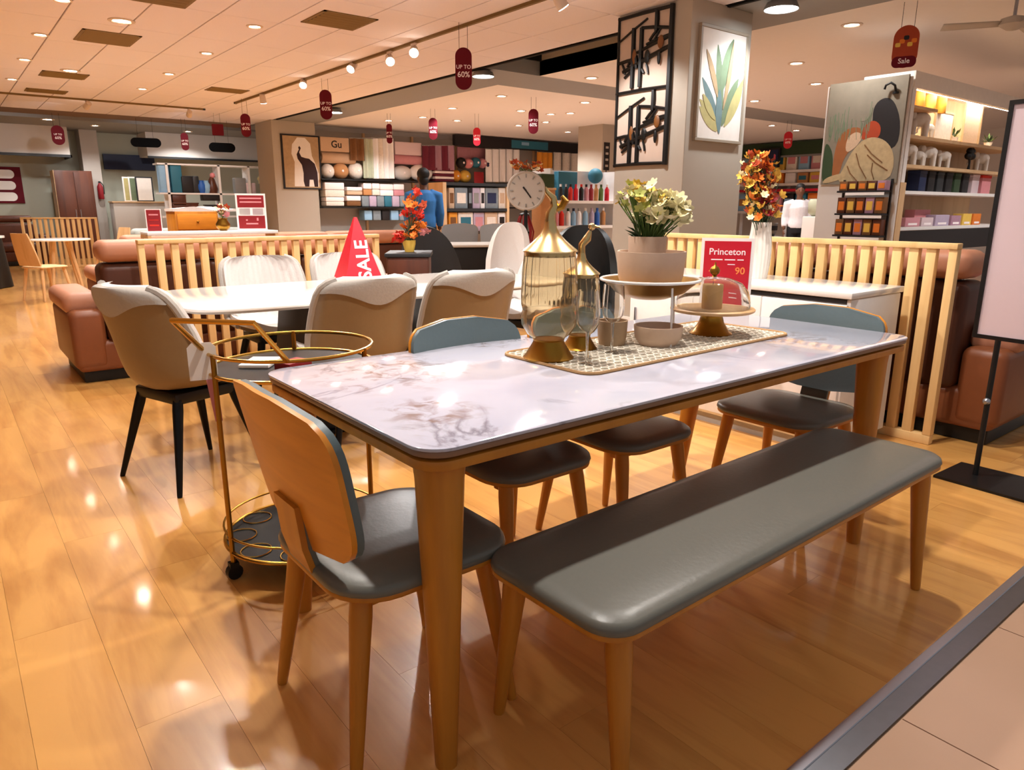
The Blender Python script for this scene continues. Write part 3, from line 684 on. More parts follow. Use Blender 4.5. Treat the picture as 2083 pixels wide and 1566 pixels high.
# ================================================================ sofas
def cush(parent, name, m, a, b_, r=0.06):
    return part(name, m, parent, ('box', a, b_), bevel=r, seg=4, smooth=70)
def sofa(label, loc, rz, length, seats, h=0.98, m='brown_leather', m2='tan_leather', depth=0.95, arms=True, cat='sofa'):
    """faces +y, back at y=0"""
    t = thing('sofa', label, cat, loc, rz)
    part('plinth', 'black', t, ('box', (0.05, 0.08, 0), (length - 0.05, depth - 0.08, 0.1)), bevel=0.01)
    cush(t, 'base', m, (0.02, 0.03, 0.08), (length - 0.02, depth - 0.06, 0.30), 0.04)
    a = 0.22 if arms else 0.0
    for s in range(seats):
        x0 = a + (length - 2 * a) * s / seats; x1 = a + (length - 2 * a) * (s + 1) / seats
        cush(t, 'seat_cushion', m, (x0 + 0.005, 0.22, 0.29), (x1 - 0.005, depth, 0.47), 0.06)
        bc = cush(t, 'back_cushion', 'brown_shaded' if m == 'brown_leather' else m, (x0 + 0.005, 0.0, 0.28), (x1 - 0.005, 0.28, h - 0.14), 0.05)  # brown backs take the darker copy, shade painted into the leather
        cush(t, 'headrest', m2, (x0 + 0.005, -0.02, h - 0.13), (x1 - 0.005, 0.26, h + 0.02), 0.06)
    if arms:
        for x0 in (0.0, length - a):
            ar = cush(t, 'arm', m, (x0, 0.02, 0.1), (x0 + a, depth - 0.03, 0.52), 0.05)
            cush(ar, 'arm_pad', m2, (x0 - 0.012, 0.12, 0.48), (x0 + a + 0.012, depth + 0.01, 0.63), 0.06)
    return t
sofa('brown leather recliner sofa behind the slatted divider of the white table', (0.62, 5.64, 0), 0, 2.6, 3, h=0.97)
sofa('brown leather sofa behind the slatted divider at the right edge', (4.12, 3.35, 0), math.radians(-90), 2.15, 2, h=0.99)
# ================================================================ things on the marble table
ZT = TZ
rn = thing('table_runner', 'cream lace table runner with a tan corded edge on the marble table', 'table runner', (1.91, 1.60, ZT), math.radians(1.5))
rw_, rd_ = 1.08, 0.40
MB().prism(rrect(rw_, rd_, 0.05, 5), (0, 0, 0.0), X, Y, (0, 0, 0.003)).build('cloth', 'lace', rn)
MB().tube([(a, b_, 0.004) for a, b_ in rrect(rw_, rd_, 0.05, 8)], 0.005, n=6, closed=True).build('corded_edge', 'lace_edge', rn)
mat('paper_lace', '#efe6d6', 0.9, var=.05)
lp = MB()
for i in range(34):
    for j in range(12):
        cx = -rw_ / 2 + 0.03 + i * (rw_ - 0.06) / 33; cy = -rd_ / 2 + 0.028 + j * (rd_ - 0.056) / 11
        r = 0.0115 + 0.003 * ((i * 7 + j * 3) % 3) / 2; lp.tube([(cx + r * math.cos(a * PI / 4), cy + r * math.sin(a * PI / 4), 0.004) for a in range(8)], 0.0026, n=4, closed=True)
lo = lp.build('lace_loops', 'paper_lace', rn); lo['kind'] = 'stuff'
ZR = ZT + 0.0032
def jar(label, x, y, s, r):
    t = thing('lidded_jar', label, 'jar', (x, y, ZR))
    part('foot', 'brass_dark', t, ('lathe', [(r * .92, 0), (r * .95, .006 * s), (r * .86, .014 * s), (r * .62, .05 * s), (r * .56, .062 * s), (r * .6, .068 * s)], (0, 0, 0), 28), smooth=50)
    out = [(r * .55, .068), (r * .8, .085), (r * 1.0, .115), (r * 1.04, .145), (r * .97, .165), (r * .99, .18), (r * 1.0, .22), (r * .97, .29), (r * .9, .345)]
    prof = [(a, z * s) for a, z in out] + [(a - 0.0035, z * s + (0.003 if k == len(out) - 1 else 0)) for k, (a, z) in reversed(list(enumerate(out)))]
    mb = MB(); n = 40; vs = []; fs = []
    for k, (a, z) in enumerate(prof):
        for i in range(n):
            q = a * (1 + (0.035 if (i % 2 and 5 <= min(k, len(prof) - 1 - k) <= 8) else 0)); vs.append((q * math.cos(2 * PI * i / n), q * math.sin(2 * PI * i / n), z))
    for k in range(len(prof) - 1):
        for i in range(n): fs.append((k * n + i, k * n + (i + 1) % n, (k + 1) * n + (i + 1) % n, (k + 1) * n + i))
    mb.add(vs, fs).build('glass_body', 'amber_glass', t, smooth=25)
    part('gilt_band', 'pale_gold', t, ('lathe', [(r * .905, .338 * s), (r * .93, .34 * s), (r * .93, .352 * s), (r * .905, .354 * s)], (0, 0, 0), 28))
    lid = part('lid', 'pale_gold', t, ('lathe', [(r * .98, .353 * s), (r * 1.0, .357 * s), (r * .84, .368 * s), (r * .58, .388 * s), (r * .36, .408 * s), (r * .24, .428 * s), (r * .19, .45 * s)], (0, 0, 0), 28), smooth=60)
    return t, lid
t, lid = jar('tall ribbed glass jar with pointed brass lid and curled bird finial', 1.44, 1.635, 0.93, 0.084)
zb = 0.45 * 0.93
MB().tube([(0, 0, zb - .005), (0.0, 0, zb + .02), (.01, -.007, zb + .042), (.006, -.004, zb + .066), (-.01, .007, zb + .084), (-.012, .009, zb + .098)], [.017, .016, .013, .011, .007, .002], n=10).build('finial', 'pale_gold', lid)
MB().tube([(.01, -.007, zb + .032), (.026, -.019, zb + .04), (.034, -.026, zb + .058), (.026, -.02, zb + .072)], [.008, .012, .013, .005], n=8).build('finial_tail', 'brass_dark', lid)
t, lid = jar('smaller glass jar with brass lid and bird finial behind the wine glass', 1.625, 1.69, 0.70, 0.062)
zb = 0.45 * 0.70
MB().tube([(0, 0, zb - .005), (.0, 0, zb + .025), (.014, -.010, zb + .045), (.02, -.016, zb + .07)], [.012, .012, .014, .006], n=10).build('finial', 'pale_gold', lid)
MB().ball((.024, -.019, zb + .083), .012).build('finial_head', 'pale_gold', lid); MB().tube([(.028, -.022, zb + .084), (.045, -.036, zb + .081)], [.006, .001], n=6).build('finial_beak', 'brass_dark', lid)
def wine(label, x, y, h=0.215):
    t = thing('wine_glass', label, 'glass', (x, y, ZR), group='clear wine glasses on the runner')
    k = h / 0.215
    part('base', 'glass', t, ('lathe', [(.001, .0035), (.012, .003), (.033, .0015), (.033, 0.0005), (0.001, 0.0005)], (0, 0, 0), 24, False), smooth=60)
    part('stem', 'glass', t, ('tube', [(0, 0, .003), (0, 0, .05 * k), (0, 0, .095 * k)], [.006, .0035, .006], 10))
    o_ = [(.004, .095), (.02, .102), (.033, .12), (.0365, .145), (.035, .18), (.032, .215)]
    pr = [(a, z * k) for a, z in o_] + [(a - .002, z * k) for a, z in reversed(o_)]
    part('bowl', 'glass', t, ('lathe', pr, (0, 0, 0), 28, False), smooth=60)
    return t
wine('clear wine glass standing in front of the smaller jar', 1.475, 1.50, 0.222)
wine('clear wine glass beside the beige cup', 1.66, 1.575, 0.222)
# footed brass bowl with bowls and flowers inside
bc = Vector((1.93, 1.66, 0)); tb_ = (bc - CAM).dot(FWD); zr = PT(1308, 556, tb_).z
fbw = thing('footed_bowl', 'wide brass bowl on three thin white legs', 'bowl', (bc.x, bc.y, ZR))
hz = zr - ZR
part('bowl', 'brass_dark', fbw, ('lathe', [(0.0, hz - .068), (.06, hz - .064), (.12, hz - .042), (.165, hz - .002), (.172, hz), (.166, hz + .002), (.118, hz - .036), (.06, hz - .056), (0, hz - .06)], (0, 0, 0), 36, False), smooth=60)
part('rim', 'white_gloss', fbw, ('tube', [(.171 * math.cos(a * PI / 20), .171 * math.sin(a * PI / 20), hz + .002) for a in range(40)], .005, 8, True))
for a in (-110, 5, 130):
    a = math.radians(a); MB().tube([(.16 * math.cos(a), .16 * math.sin(a), 0), (.15 * math.cos(a), .15 * math.sin(a), hz - .014)], .0035, n=8).build('leg', 'acrylic_white', fbw)
def bowl(name, label, cat, loc, r, h, m, foot=0.8, wall=0.006):
    t = tag(MB().lathe([(r * foot, 0), (r * .95, h * .4), (r, h), (r - wall, h), (r * .95 - wall, h * .4), (r * foot - wall, wall), (0, wall)], n=32).build(name, m, None, loc, smooth=45), label, cat)
    return t
zin = zr - .050
bowl('serving_bowl', 'large matt pink bowl sitting inside the brass bowl', 'bowl', (bc.x, bc.y, zin + .006), .118, .142, 'pink_ceramic')
bowl('flower_pot', 'small pink pot holding cream flowers above the brass bowl', 'pot', (bc.x - 0.01, bc.y + 0.012, zin + .0125), .066, .186, 'pink_ceramic', .92)
bowl('small_bowl', 'small matt pink bowl on the runner under the brass bowl', 'bowl', (1.885, 1.575, ZR), .083, .068, 'pink_ceramic', .72)
bowl('beige_cup', 'small beige cup standing behind the second wine glass', 'cup', (1.765, 1.675, ZR), .052, .085, 'beige_ceramic', .85)
# flowers
def bloom_mesh(name, m, r, n=6, cup=0.35, w=0.42):
    mb = MB()
    for k in range(n):
        a = 2 * PI * k / n; c_, s_ = math.cos(a), math.sin(a); q = []
        for (d, h, wd) in ((0.1, 0, 0.15), (0.55, cup * 0.5, w), (1.0, cup, 0.12)):
            for sg in (-1, 1): q.append(((d * c_ - sg * wd * s_) * r, (d * s_ + sg * wd * c_) * r, h * r))
        mb.add(q, [(0, 1, 3, 2), (2, 3, 5, 4)])
    mb.ball((0, 0, 0.08 * r), r * 0.16, 6, 4)
    return mb.mesh(name, m, smooth=0, fix=False)
def spray(t, blooms, spots, stem_m='leaf_green', base=(0, 0, 0), stem_r=0.0015):
    st = MB(); rnd = random.Random(len(spots))
    for (p, me, s) in spots:
        o = link('blossom', me, t, p); o.rotation_euler = (rnd.uniform(-1.1, 1.1), rnd.uniform(-1.1, 1.1), rnd.uniform(0, 6)); o.scale = (s, s, s)
        p = Vector(p); b0 = Vector(base) + Vector((rnd.uniform(-.2, .2) * p.x, rnd.uniform(-.2, .2) * p.y, 0))
        st.tube([b0, b0.lerp(p, .5) + Vector((0, 0, .1 * p.z)), p], stem_r, n=4, cap=False)
    so_ = st.build('stems', stem_m, t, smooth=0); so_['kind'] = 'stuff'
rnd = random.Random(3)
fl = thing('cream_flowers', 'loose bunch of cream and lime dried flowers in the pink pot', 'flowers', (bc.x - 0.01, bc.y + 0.012, zin + .065))
Bc = bloom_mesh('blossom', 'petal_cream', .022, 7); Bl = bloom_mesh('blossom', 'leaf_lime', .018, 5); By = bloom_mesh('blossom', 'petal_yellow', .018, 5)
sp = []
rr = Vector((RGT.x, RGT.y, 0))
for k in range(120):
    a, e, q = rnd.uniform(0, 2 * PI), rnd.uniform(-0.2, 1.4), rnd.uniform(.3, 1) ** .5
    d = Vector((math.cos(a) * math.cos(e), math.sin(a) * math.cos(e), math.sin(e) * 0.8)) * q
    p = d * 0.09 + Vector((0, 0, .20)) + rr * 0.045; sp.append((tuple(p), Bc, rnd.uniform(.9, 1.5)))
for k in range(70):
    a, e, q = rnd.uniform(0, 2 * PI), rnd.uniform(-0.2, 1.4), rnd.uniform(.3, 1) ** .5
    d = Vector((math.cos(a) * math.cos(e), math.sin(a) * math.cos(e), math.sin(e))) * q
    p = d * 0.085 + Vector((0, 0, .235)) - rr * 0.035; sp.append((tuple(p), rnd.choice((Bl, Bl, Bc, By)), rnd.uniform(.6, 1.2)))
spray(fl, None, sp, base=(0, 0, .05))
gl = MB()
for k in range(26):
    a = rnd.uniform(0, 2 * PI); r = rnd.uniform(.03, .085); z = rnd.uniform(.13, .19); c_, s_ = math.cos(a), math.sin(a)
    gl.add([(r * .5 * c_, r * .5 * s_, z - .02), ((r - .01) * c_ - .008 * s_, (r - .01) * s_ + .008 * c_, z), ((r + .012) * c_, (r + .012) * s_, z + .006), ((r - .01) * c_ + .008 * s_, (r - .01) * s_ - .008 * c_, z)], [(0, 1, 2, 3)])
g_ = gl.build('leaves', 'leaf_dark', fl, smooth=0, fix=False); g_['kind'] = 'stuff'
# cake stand with dome and candle
ck = thing('cake_stand', 'brass footed cake stand under a clear glass dome', 'cake stand', (2.215, 1.60, ZR))
part('pedestal', 'brass_dark', ck, ('lathe', [(.076, 0), (.078, .004), (.066, .012), (.046, .045), (.038, .075), (.05, .088)], (0, 0, 0), 28), smooth=60)
part('plate', 'beech_wood', ck, ('lathe', [(0, .086), (.145, .086), (.152, .090), (.154, .096), (.15, .1), (0, .1)], (0, 0, 0), 40), smooth=50)
dm = [(.134, .101), (.134, .125), (.125, .16), (.1, .19), (.06, .207), (.012, .213)]
dome = part('dome', 'glass', ck, ('lathe', dm + [(max(.001, a - .003), z - .003) for a, z in reversed(dm)], (0, 0, 0), 40, False), smooth=60)
part('knob', 'brass_dark', dome, ('lathe', [(.012, .209), (.007, .217), (.016, .226), (.019, .236), (.013, .247), (.004, .253), (.003, .262), (0, .268)], (0, 0, 0), 18), smooth=60)
cn = thing('pillar_candle', 'amber pillar candle standing under the glass dome', 'candle', (2.19, 1.585, ZR + .1002))
part('wax', 'candle', cn, ('lathe', [(.036, 0), (.037, .003), (.037, .085), (.034, .088), (.03, .084), (0, .083)], (0, 0, 0), 28), smooth=50); part('wick', 'ink_dark', cn, ('tube', [(0, 0, .083), (.001, 0, .096)], .0012, 6))
# price signs in acrylic holders
def facing(p):
    d = Vector((CAM.x - p[0], CAM.y - p[1], 0)).normalized(); return Vector((-d.y, d.x, 0)), d
def price_sign(name, label, pos, w_, h_, lines, m='red_print', foot=True, yaw=0.0, white=0.06, cat='sign', panels=()):
    """upright card facing the aisle; lines = (text, x, y, size, material)"""
    t = thing(name, label, cat, pos); ux, n = facing(pos)
    q = Matrix.Rotation(yaw, 3, 'Z'); ux = q @ ux; n = q @ n; uz = Vector(Z)
    MB().prism([(-w_ / 2, 0), (w_ / 2, 0), (w_ / 2, h_), (-w_ / 2, h_)], -n * .004, ux, uz, n * .004).build('holder', 'acrylic_white', t, smooth=0)
    b_ = white * w_
    MB().prism([(-w_ / 2 + b_, b_), (w_ / 2 - b_, b_), (w_ / 2 - b_, h_ - b_), (-w_ / 2 + b_, h_ - b_)], n * .0002, ux, uz, n * .0012).build('card', m, t, smooth=0)
    for (x0, y0, x1, y1, mm_) in panels:
        MB().prism([((x0 - .5) * w_, y0 * h_), ((x1 - .5) * w_, y0 * h_), ((x1 - .5) * w_, y1 * h_), ((x0 - .5) * w_, y1 * h_)], n * .0016, ux, uz, n * .0008).build('printed_panel', mm_, t, smooth=0)
    if foot: MB().prism([(-w_ / 2, 0), (w_ / 2, 0), (w_ / 2, 0.006), (-w_ / 2, 0.006)], -n * .035, ux, uz, n * .07).build('foot', 'acrylic_white', t, smooth=0)
    for (s, x, y, sz, mt) in lines: text(s, sz, mt, t, frame4(ux * x + uz * y + n * .002, ux, uz), bold=sz * .012)
    return t
mat('ink_orange', '#ff9a4d', 0.5)
ps = price_sign('price_sign', 'red and white price card reading Princeton behind the glass dome', tuple(PZ(1471, 627, ZT + .0005)), .235, .325,
                [('Princeton', 0, .262, .042, 'ink_white'), ('45', -.055, .175, .045, 'ink_orange'), ('90', .062, .175, .045, 'ink_orange')], panels=[(.2, .69, .42, .705, 'ink_white'), (.46, .69, .66, .705, 'ink_white'), (.7, .69, .82, .705, 'ink_white'), (.52, .625, .66, .637, 'ink_white'), (.15, .30, .35, .31, 'ink_white'), (.62, .22, .8, .232, 'ink_white'), (.62, .3, .8, .312, 'ink_white')])
# sale pyramid on the white table
sp_ = PZ(738, 578, TZ)
py_ = thing('sale_pyramid', 'red folded card pyramid printed SALE on the white table', 'sign', (sp_.x, sp_.y + .06, TZ))
ux, n = facing((sp_.x, sp_.y)); q = Matrix.Rotation(math.radians(20), 3, 'Z'); ux = q @ ux; n = q @ n
hw, hh = .125, .40
cor = [ux * -hw + n * hw, ux * hw + n * hw, ux * hw - n * hw, ux * -hw - n * hw]; apx = Vector((0, 0, hh)); tw_ = .008
for k in range(4):
    a, b_ = cor[k], cor[(k + 1) % 4]; ta, tb2 = apx + a * tw_ / hw, apx + b_ * tw_ / hw; mid = (a + b_) / 2; nn = Vector((mid.x, mid.y, hw * hw / hh)).normalized()
    MB().hexa([a, b_, b_ - nn * .004, a - nn * .004, ta, tb2, tb2 - nn * .004, ta - nn * .004]).build('face', 'red_print', py_, smooth=0)
def face_text(s, size, k, u, hgt, rot):
    a, b_ = cor[k], cor[(k + 1) % 4]; e = (b_ - a).normalized(); up = (apx + (a + b_) / 2 * tw_ / hw - (a + b_) / 2).normalized(); nn = e.cross(up); o = (a + b_) / 2 + up * hgt + e * u + nn * .001
    x_, y_ = (e, up) if not rot else (up, -e)
    text(s, size, 'ink_white', py_, frame4(o, x_, y_), bold=size * .02)
face_text('SALE', .115, 0, .012, .155, True); face_text('%', .075, 1, -.02, .115, False)

# ================================================================ bar cart
ct = thing('bar_cart', 'round gold bar cart with black glass shelf beside the near chair', 'cart', (0.885, 2.32, 0))
R_ = .268
def ring(r, z, rad=.006, n=48): return MB().tube([(r * math.cos(2 * PI * k / n), r * math.sin(2 * PI * k / n), z) for k in range(n)], rad, n=8, closed=True)
for z in (.765, .70): ring(R_, z).build('tray_ring', 'gold', ct)
ring(R_, .095, .007).build('shelf_ring', 'gold', ct); ring(R_, .15, .004).build('shelf_rail', 'gold', ct)
part('tray', 'black_gloss', ct, ('lathe', [(0, .692), (R_ - .004, .692), (R_ - .004, .699), (0, .699)], (0, 0, 0), 40))
part('shelf', 'black_gloss', ct, ('lathe', [(0, .088), (R_ - .004, .088), (R_ - .004, .096), (0, .096)], (0, 0, 0), 40))
for a in (187, 307, 67):
    a = math.radians(a); c_, s_ = math.cos(a) * R_, math.sin(a) * R_
    MB().tube([(c_, s_, .05), (c_, s_, .77)], .0085, n=8).build('post', 'brass_dark', ct)
    cs_ = part('caster', 'black', ct, ('tube', [(c_ - .012 * math.sin(a), s_ + .012 * math.cos(a), .026), (c_ + .012 * math.sin(a), s_ - .012 * math.cos(a), .026)], .026, 14))
    part('fork', 'black', cs_, ('cbox', (c_, s_, .05), (.03, .03, .02)))
a1, a2 = math.radians(172), math.radians(246)
p1, p2 = Vector((R_ * math.cos(a1), R_ * math.sin(a1), .765)), Vector((R_ * math.cos(a2), R_ * math.sin(a2), .765)); c0 = ct.location
h1, h2_ = PZ(350, 652, .90) - c0, PZ(516, 657, .90) - c0
MB().tube([p1, h1, h2_, p2], .0085, n=8).build('handle', 'gold', ct)
for k in range(9):   # wire lattice on the lower gallery
    a = 2 * PI * k / 9; r = .05; cx, cy = (R_ - .055) * math.cos(a), (R_ - .055) * math.sin(a)
    MB().tube([(cx + r * math.cos(b_ * PI / 8), cy + r * math.sin(b_ * PI / 8), .099) for b_ in range(16)], .0022, n=5, closed=True).build('wire_loop', 'gold', ct)
bx = tag(MB().box((-.05, -.035, 0), (.05, .035, .028)).build('red_box', 'red_dark', None, (0.86, 2.25, .6995), .4, bevel=.002), 'small dark red box lying on the bar cart tray', 'box')
bk_ = tag(MB().box((-.07, -.05, 0), (.07, .05, .012)).build('booklet', 'acrylic_white', None, (0.80, 2.39, .6995), .9, bevel=.002), 'white booklet lying on the bar cart tray', 'booklet')
p = PT(412, 735, 2.25)
tg = thing('hang_tag', 'lilac paper price tag hanging from the bar cart handle', 'tag', (p.x, p.y, p.z))
ux, n = facing(p)
MB().prism([(-.042, -.06), (.042, -.06), (.042, .045), (.028, .06), (-.028, .06), (-.042, .045)], (0, 0, 0), ux, Z, n * .0012).build('card', 'acrylic_white', tg, smooth=0)
MB().tube([(0, 0, .055), tuple((c0 + h1 * .6 + p1 * .4) - p)], .0012, n=5).build('string', 'ink_white', tg)
MB().prism([(.02, -.20), (.042, -.20), (.035, -.06), (.005, -.06)], n * .002, ux, Z, n * .001).build('ribbon', 'petal_pink', tg, smooth=0)

# ================================================================ standing poster
pl = PZ(1983, 970, 0)
po = thing('poster_stand', 'black poster stand with a blank lilac board at the right edge', 'stand', (pl.x, pl.y, 0))
part('base', 'black', po, ('hexa', [(-.16, .12, 0), (-.18, -.46, 0), (.16, -.47, 0), (.14, .11, 0), (-.16, .12, .012), (-.18, -.46, .012), (.16, -.47, .012), (.14, .11, .012)]))
part('pole', 'black', po, ('tube', [(0, 0, .012), (0, 0, .75)], .012, 10)); part('clamp_knob', 'aluminium', po, ('ball', (-.016, 0, .37), .016))
tl, bl = PT(2050, 205, 2.98), PT(1978, 685, 2.98)
yb = bl.y - pl.y; x_ = bl.x - pl.x; zt_, zb_ = PXX(2050, 205, bl.x).z, bl.z
bd_ = Vector((-.10, -1, 0)).normalized(); nn = Vector((-1, .10, 0)).normalized(); W_ = .62; o = Vector((x_, yb, zb_)); H_ = zt_ - zb_
MB().prism([(0, 0), (W_, 0), (W_, H_), (0, H_)], o, bd_, Z, nn * -.012).build('board', 'poster_lilac', po, smooth=0)
for nm, a, b_, c_, d_ in (('top', 0, H_ - .016, W_, H_), ('bottom', 0, 0, W_, .016), ('side', 0, .016, .016, H_ - .016), ('side', W_ - .016, .016, W_, H_ - .016)):
    MB().prism([(a, b_), (c_, b_), (c_, d_), (a, d_)], o + nn * .006, bd_, Z, nn * -.024).build('frame_' + nm, 'black', po, smooth=0)
part('bracket', 'black', po, ('tube', [(0, 0, .74), (x_ * .5, yb * .5 - .06, zb_ + .02)], .012, 8))
# ================================================================ pictures on the pillars
def plane_pts(px_pts, axis, val):
    return [(PXX if axis == 'x' else PYY)(a, b_, val) for a, b_ in px_pts]
# --- metal bird and bamboo panel on the left face of the front pillar
XF = 5.62
c4 = plane_pts([(1253, 40), (1372, 8), (1357, 334), (1247, 342)], 'x', XF)
ya, yb_, za, zb2 = sum(p.y for p in (c4[0], c4[3])) / 2, sum(p.y for p in (c4[1], c4[2])) / 2, (c4[2].z + c4[3].z) / 2, (c4[0].z + c4[1].z) / 2
ya = min(ya, 5.38); yb_ = max(yb_, 4.53)
ar = thing('metal_wall_art', 'black metal panel of birds on bamboo hung on the front pillar', 'wall art', (XF - .02, ya, za))
AW, AH = ya - yb_, zb2 - za
def apt(u, v, d=0.0): return Vector((-d, -u * AW, v * AH))
def bar(u0, v0, u1, v1, w_, name, m='black', d=0.0):
    MB().tube([apt(u0, v0, d), apt((u0 + u1) / 2 + .004, (v0 + v1) / 2 + .004, d), apt(u1, v1, d)], [w_, w_ * 1.1, w_], n=6).build(name, m, ar)
mat('bird_brown', '#7a4a1d', 0.5, var=0.2); mat('panel_cream', '#cdb8a8', 0.8)
MB().box((0.012, -AW, 0), (0.018, 0, AH)).build('backing', 'panel_cream', ar, smooth=0)
for v in (0.012, .5, .988): bar(0, v, 1, v, .016, 'frame_bar')
for u in (0.01, .985): bar(u, 0, u, 1, .014 if u < .5 else .026, 'frame_bar')
for hb in (0, 1):
    o_ = .5 * hb; s_ = .5
    L = [(.30, .05, .30, .82, .022), (.45, .05, .45, .80, .022), (.72, .72, .72, .98, .022), (0.02, .68, .55, .90, .010), (.45, .80, .97, .72, .014), (.55, .58, .97, .64, .012), (.38, .50, .97, .62, .014), (0.02, .40, .36, .42, .014), (.12, .28, .97, .50, .018), (.30, .46, .20, .34, .012), (.60, .62, .72, .72, .012), (.66, .58, .80, .74, .010), (.15, .20, .34, .30, .012), (.52, .22, .44, .30, .012), (.60, .2, .56, .33, .01), (.10, .38, .16, .25, .010), (.38, .30, .36, .46, .018)]
    for (u0, v0, u1, v1, w_) in L: bar(u0, o_ + v0 * s_, u1, o_ + v1 * s_, w_ * 1.05, 'stalk')
    for (u, v, du, dv, m_) in ((.82, .57, .055, .085, 'bird_brown'), (.33, .45, .05, .10, 'bird_brown'), (.58, .42, .05, .09, 'black'), (.80, .38, .03, .09, 'black')):
        MB().ball(apt(u, o_ + v * s_, .01), (.012, du * AW, dv * AH * s_), 10, 8).build('bird', m_, ar)
# --- palm picture on the right face
YF = 4.50
c4 = plane_pts([(1425, 45), (1520, 72), (1500, 296), (1405, 284)], 'y', YF)
xa, xb2, za, zb2 = (c4[0].x + c4[3].x) / 2, (c4[1].x + c4[2].x) / 2, (c4[2].z + c4[3].z) / 2, (c4[0].z + c4[1].z) / 2
pw, ph = xb2 - xa, zb2 - za
pa = thing('palm_picture', 'framed watercolour of tropical palm leaves on the front pillar', 'picture', (xa, YF - .035, za))
part('backing', 'pillar_paint', pa, ('box', (0.02, .012, .02), (pw - .02, .035, ph - .02)), smooth=0)
mat('frame_grey', '#9b8f7f', 0.5); mat('paper_white', '#e9e2da', 0.7)
for a, b_ in (((0, 0, 0), (pw, .035, .03)), ((0, 0, ph - .03), (pw, .035, ph)), ((0, 0, .03), (.03, .035, ph - .03)), ((pw - .03, 0, .03), (pw, .035, ph - .03))): part('frame', 'frame_grey', pa, ('box', a, b_), bevel=.004, smooth=0)
part('paper', 'paper_white', pa, ('box', (.03, .010, .03), (pw - .03, .012, ph - .03)), smooth=0)
mat('w_green', '#728468', 0.8, var=0.2); mat('w_teal', '#6a8284', 0.8, var=0.2); mat('w_yellow', '#b5ab74', 0.8, var=0.2); mat('w_tan', '#b09572', 0.8, var=0.2)
def leaf(u, v, ang, l, w_, m_, k, curl=0.2):
    a = math.radians(ang); pts = []
    n_ = 8
    for i in range(n_ + 1):
        t_ = i / n_; c_ = a + curl * t_; x = u * pw + l * t_ * math.cos(c_); z = v * ph + l * t_ * math.sin(c_); h = w_ * math.sin(PI * min(1, t_ * .97 + .02)) ** .7
        pts.append((x, z, -math.sin(c_) * h, math.cos(c_) * h))
    poly = [(max(.034, min(pw - .034, x + a_)), max(.034, min(ph - .034, z + b_))) for x, z, a_, b_ in pts] + [(max(.034, min(pw - .034, x - a_)), max(.034, min(ph - .034, z - b_))) for x, z, a_, b_ in reversed(pts)]
    MB().prism(poly, (0, .0098 - .0004 * k, 0), X, Z, (0, -.0003, 0)).build('leaf', m_, pa, smooth=0)
for k, (u, v, ang, l, w_, m_) in enumerate([(.5, .12, 92, .75, .06, 'w_green'), (.5, .45, 80, .5, .07, 'w_green'), (.5, .1, 118, .55, .05, 'w_teal'), (.55, .15, 70, .5, .06, 'w_green'), (.5, .1, 135, .42, .05, 'w_yellow'), (.45, .1, 150, .35, .045, 'w_yellow'), (.6, .15, 50, .45, .05, 'w_yellow'), (.5, .08, 100, .4, .05, 'w_teal'), (.42, .4, 112, .45, .035, 'w_tan'), (.62, .2, 62, .55, .035, 'w_yellow'), (.55, .3, 75, .62, .03, 'w_tan'), (.4, .2, 140, .3, .04, 'w_yellow')]): leaf(u, v, ang, l, w_, m_, k, 0.1 * (-1) ** k)
# --- elephant picture on the rear pillar
Ye = 16.1
q0, q1 = PYY(577, 384, Ye), PYY(648, 277, Ye); ew, eh = q1.x - q0.x, q1.z - q0.z
el = thing('elephant_picture', 'framed print of a dark elephant lifting its trunk, on the rear pillar', 'picture', (q0.x, Ye - .03, q0.z))
part('canvas', 'w_tan', el, ('box', (.03, .005, .03), (ew - .03, .03, eh - .03)), smooth=0)
for a, b_ in (((0, 0, 0), (ew, .03, .03)), ((0, 0, eh - .03), (ew, .03, eh)), ((0, 0, .03), (.04, .03, eh - .03)), ((ew - .03, 0, .03), (ew, .03, eh - .03))): part('frame', 'ink_dark', el, ('box', a, b_), smooth=0)
mat('elephant_dark', '#2c1216', 0.7)
part('white_shape', 'paper_white', el, ('prism', [(a * ew, b_ * eh) for a, b_ in ((.28, .05), (.92, .05), (.93, .3), (.85, .5), (.78, .62), (.75, .85), (.62, .95), (.42, .95), (.28, .82), (.25, .65), (.32, .5), (.3, .3))], (0, .0045, 0), X, Z, (0, -.001, 0)), smooth=0)
part('elephant', 'elephant_dark', el, ('prism', [(a * ew, b_ * eh) for a, b_ in ((.55, .05), (.66, .05), (.68, .18), (.78, .18), (.8, .05), (.9, .05), (.9, .32), (.84, .48), (.7, .57), (.6, .58), (.5, .6), (.45, .68), (.5, .76), (.46, .8), (.43, .76), (.45, .74), (.38, .64), (.4, .56), (.5, .45), (.53, .3), (.52, .15))], (0, .0034, 0), X, Z, (0, -.001, 0)), smooth=0)

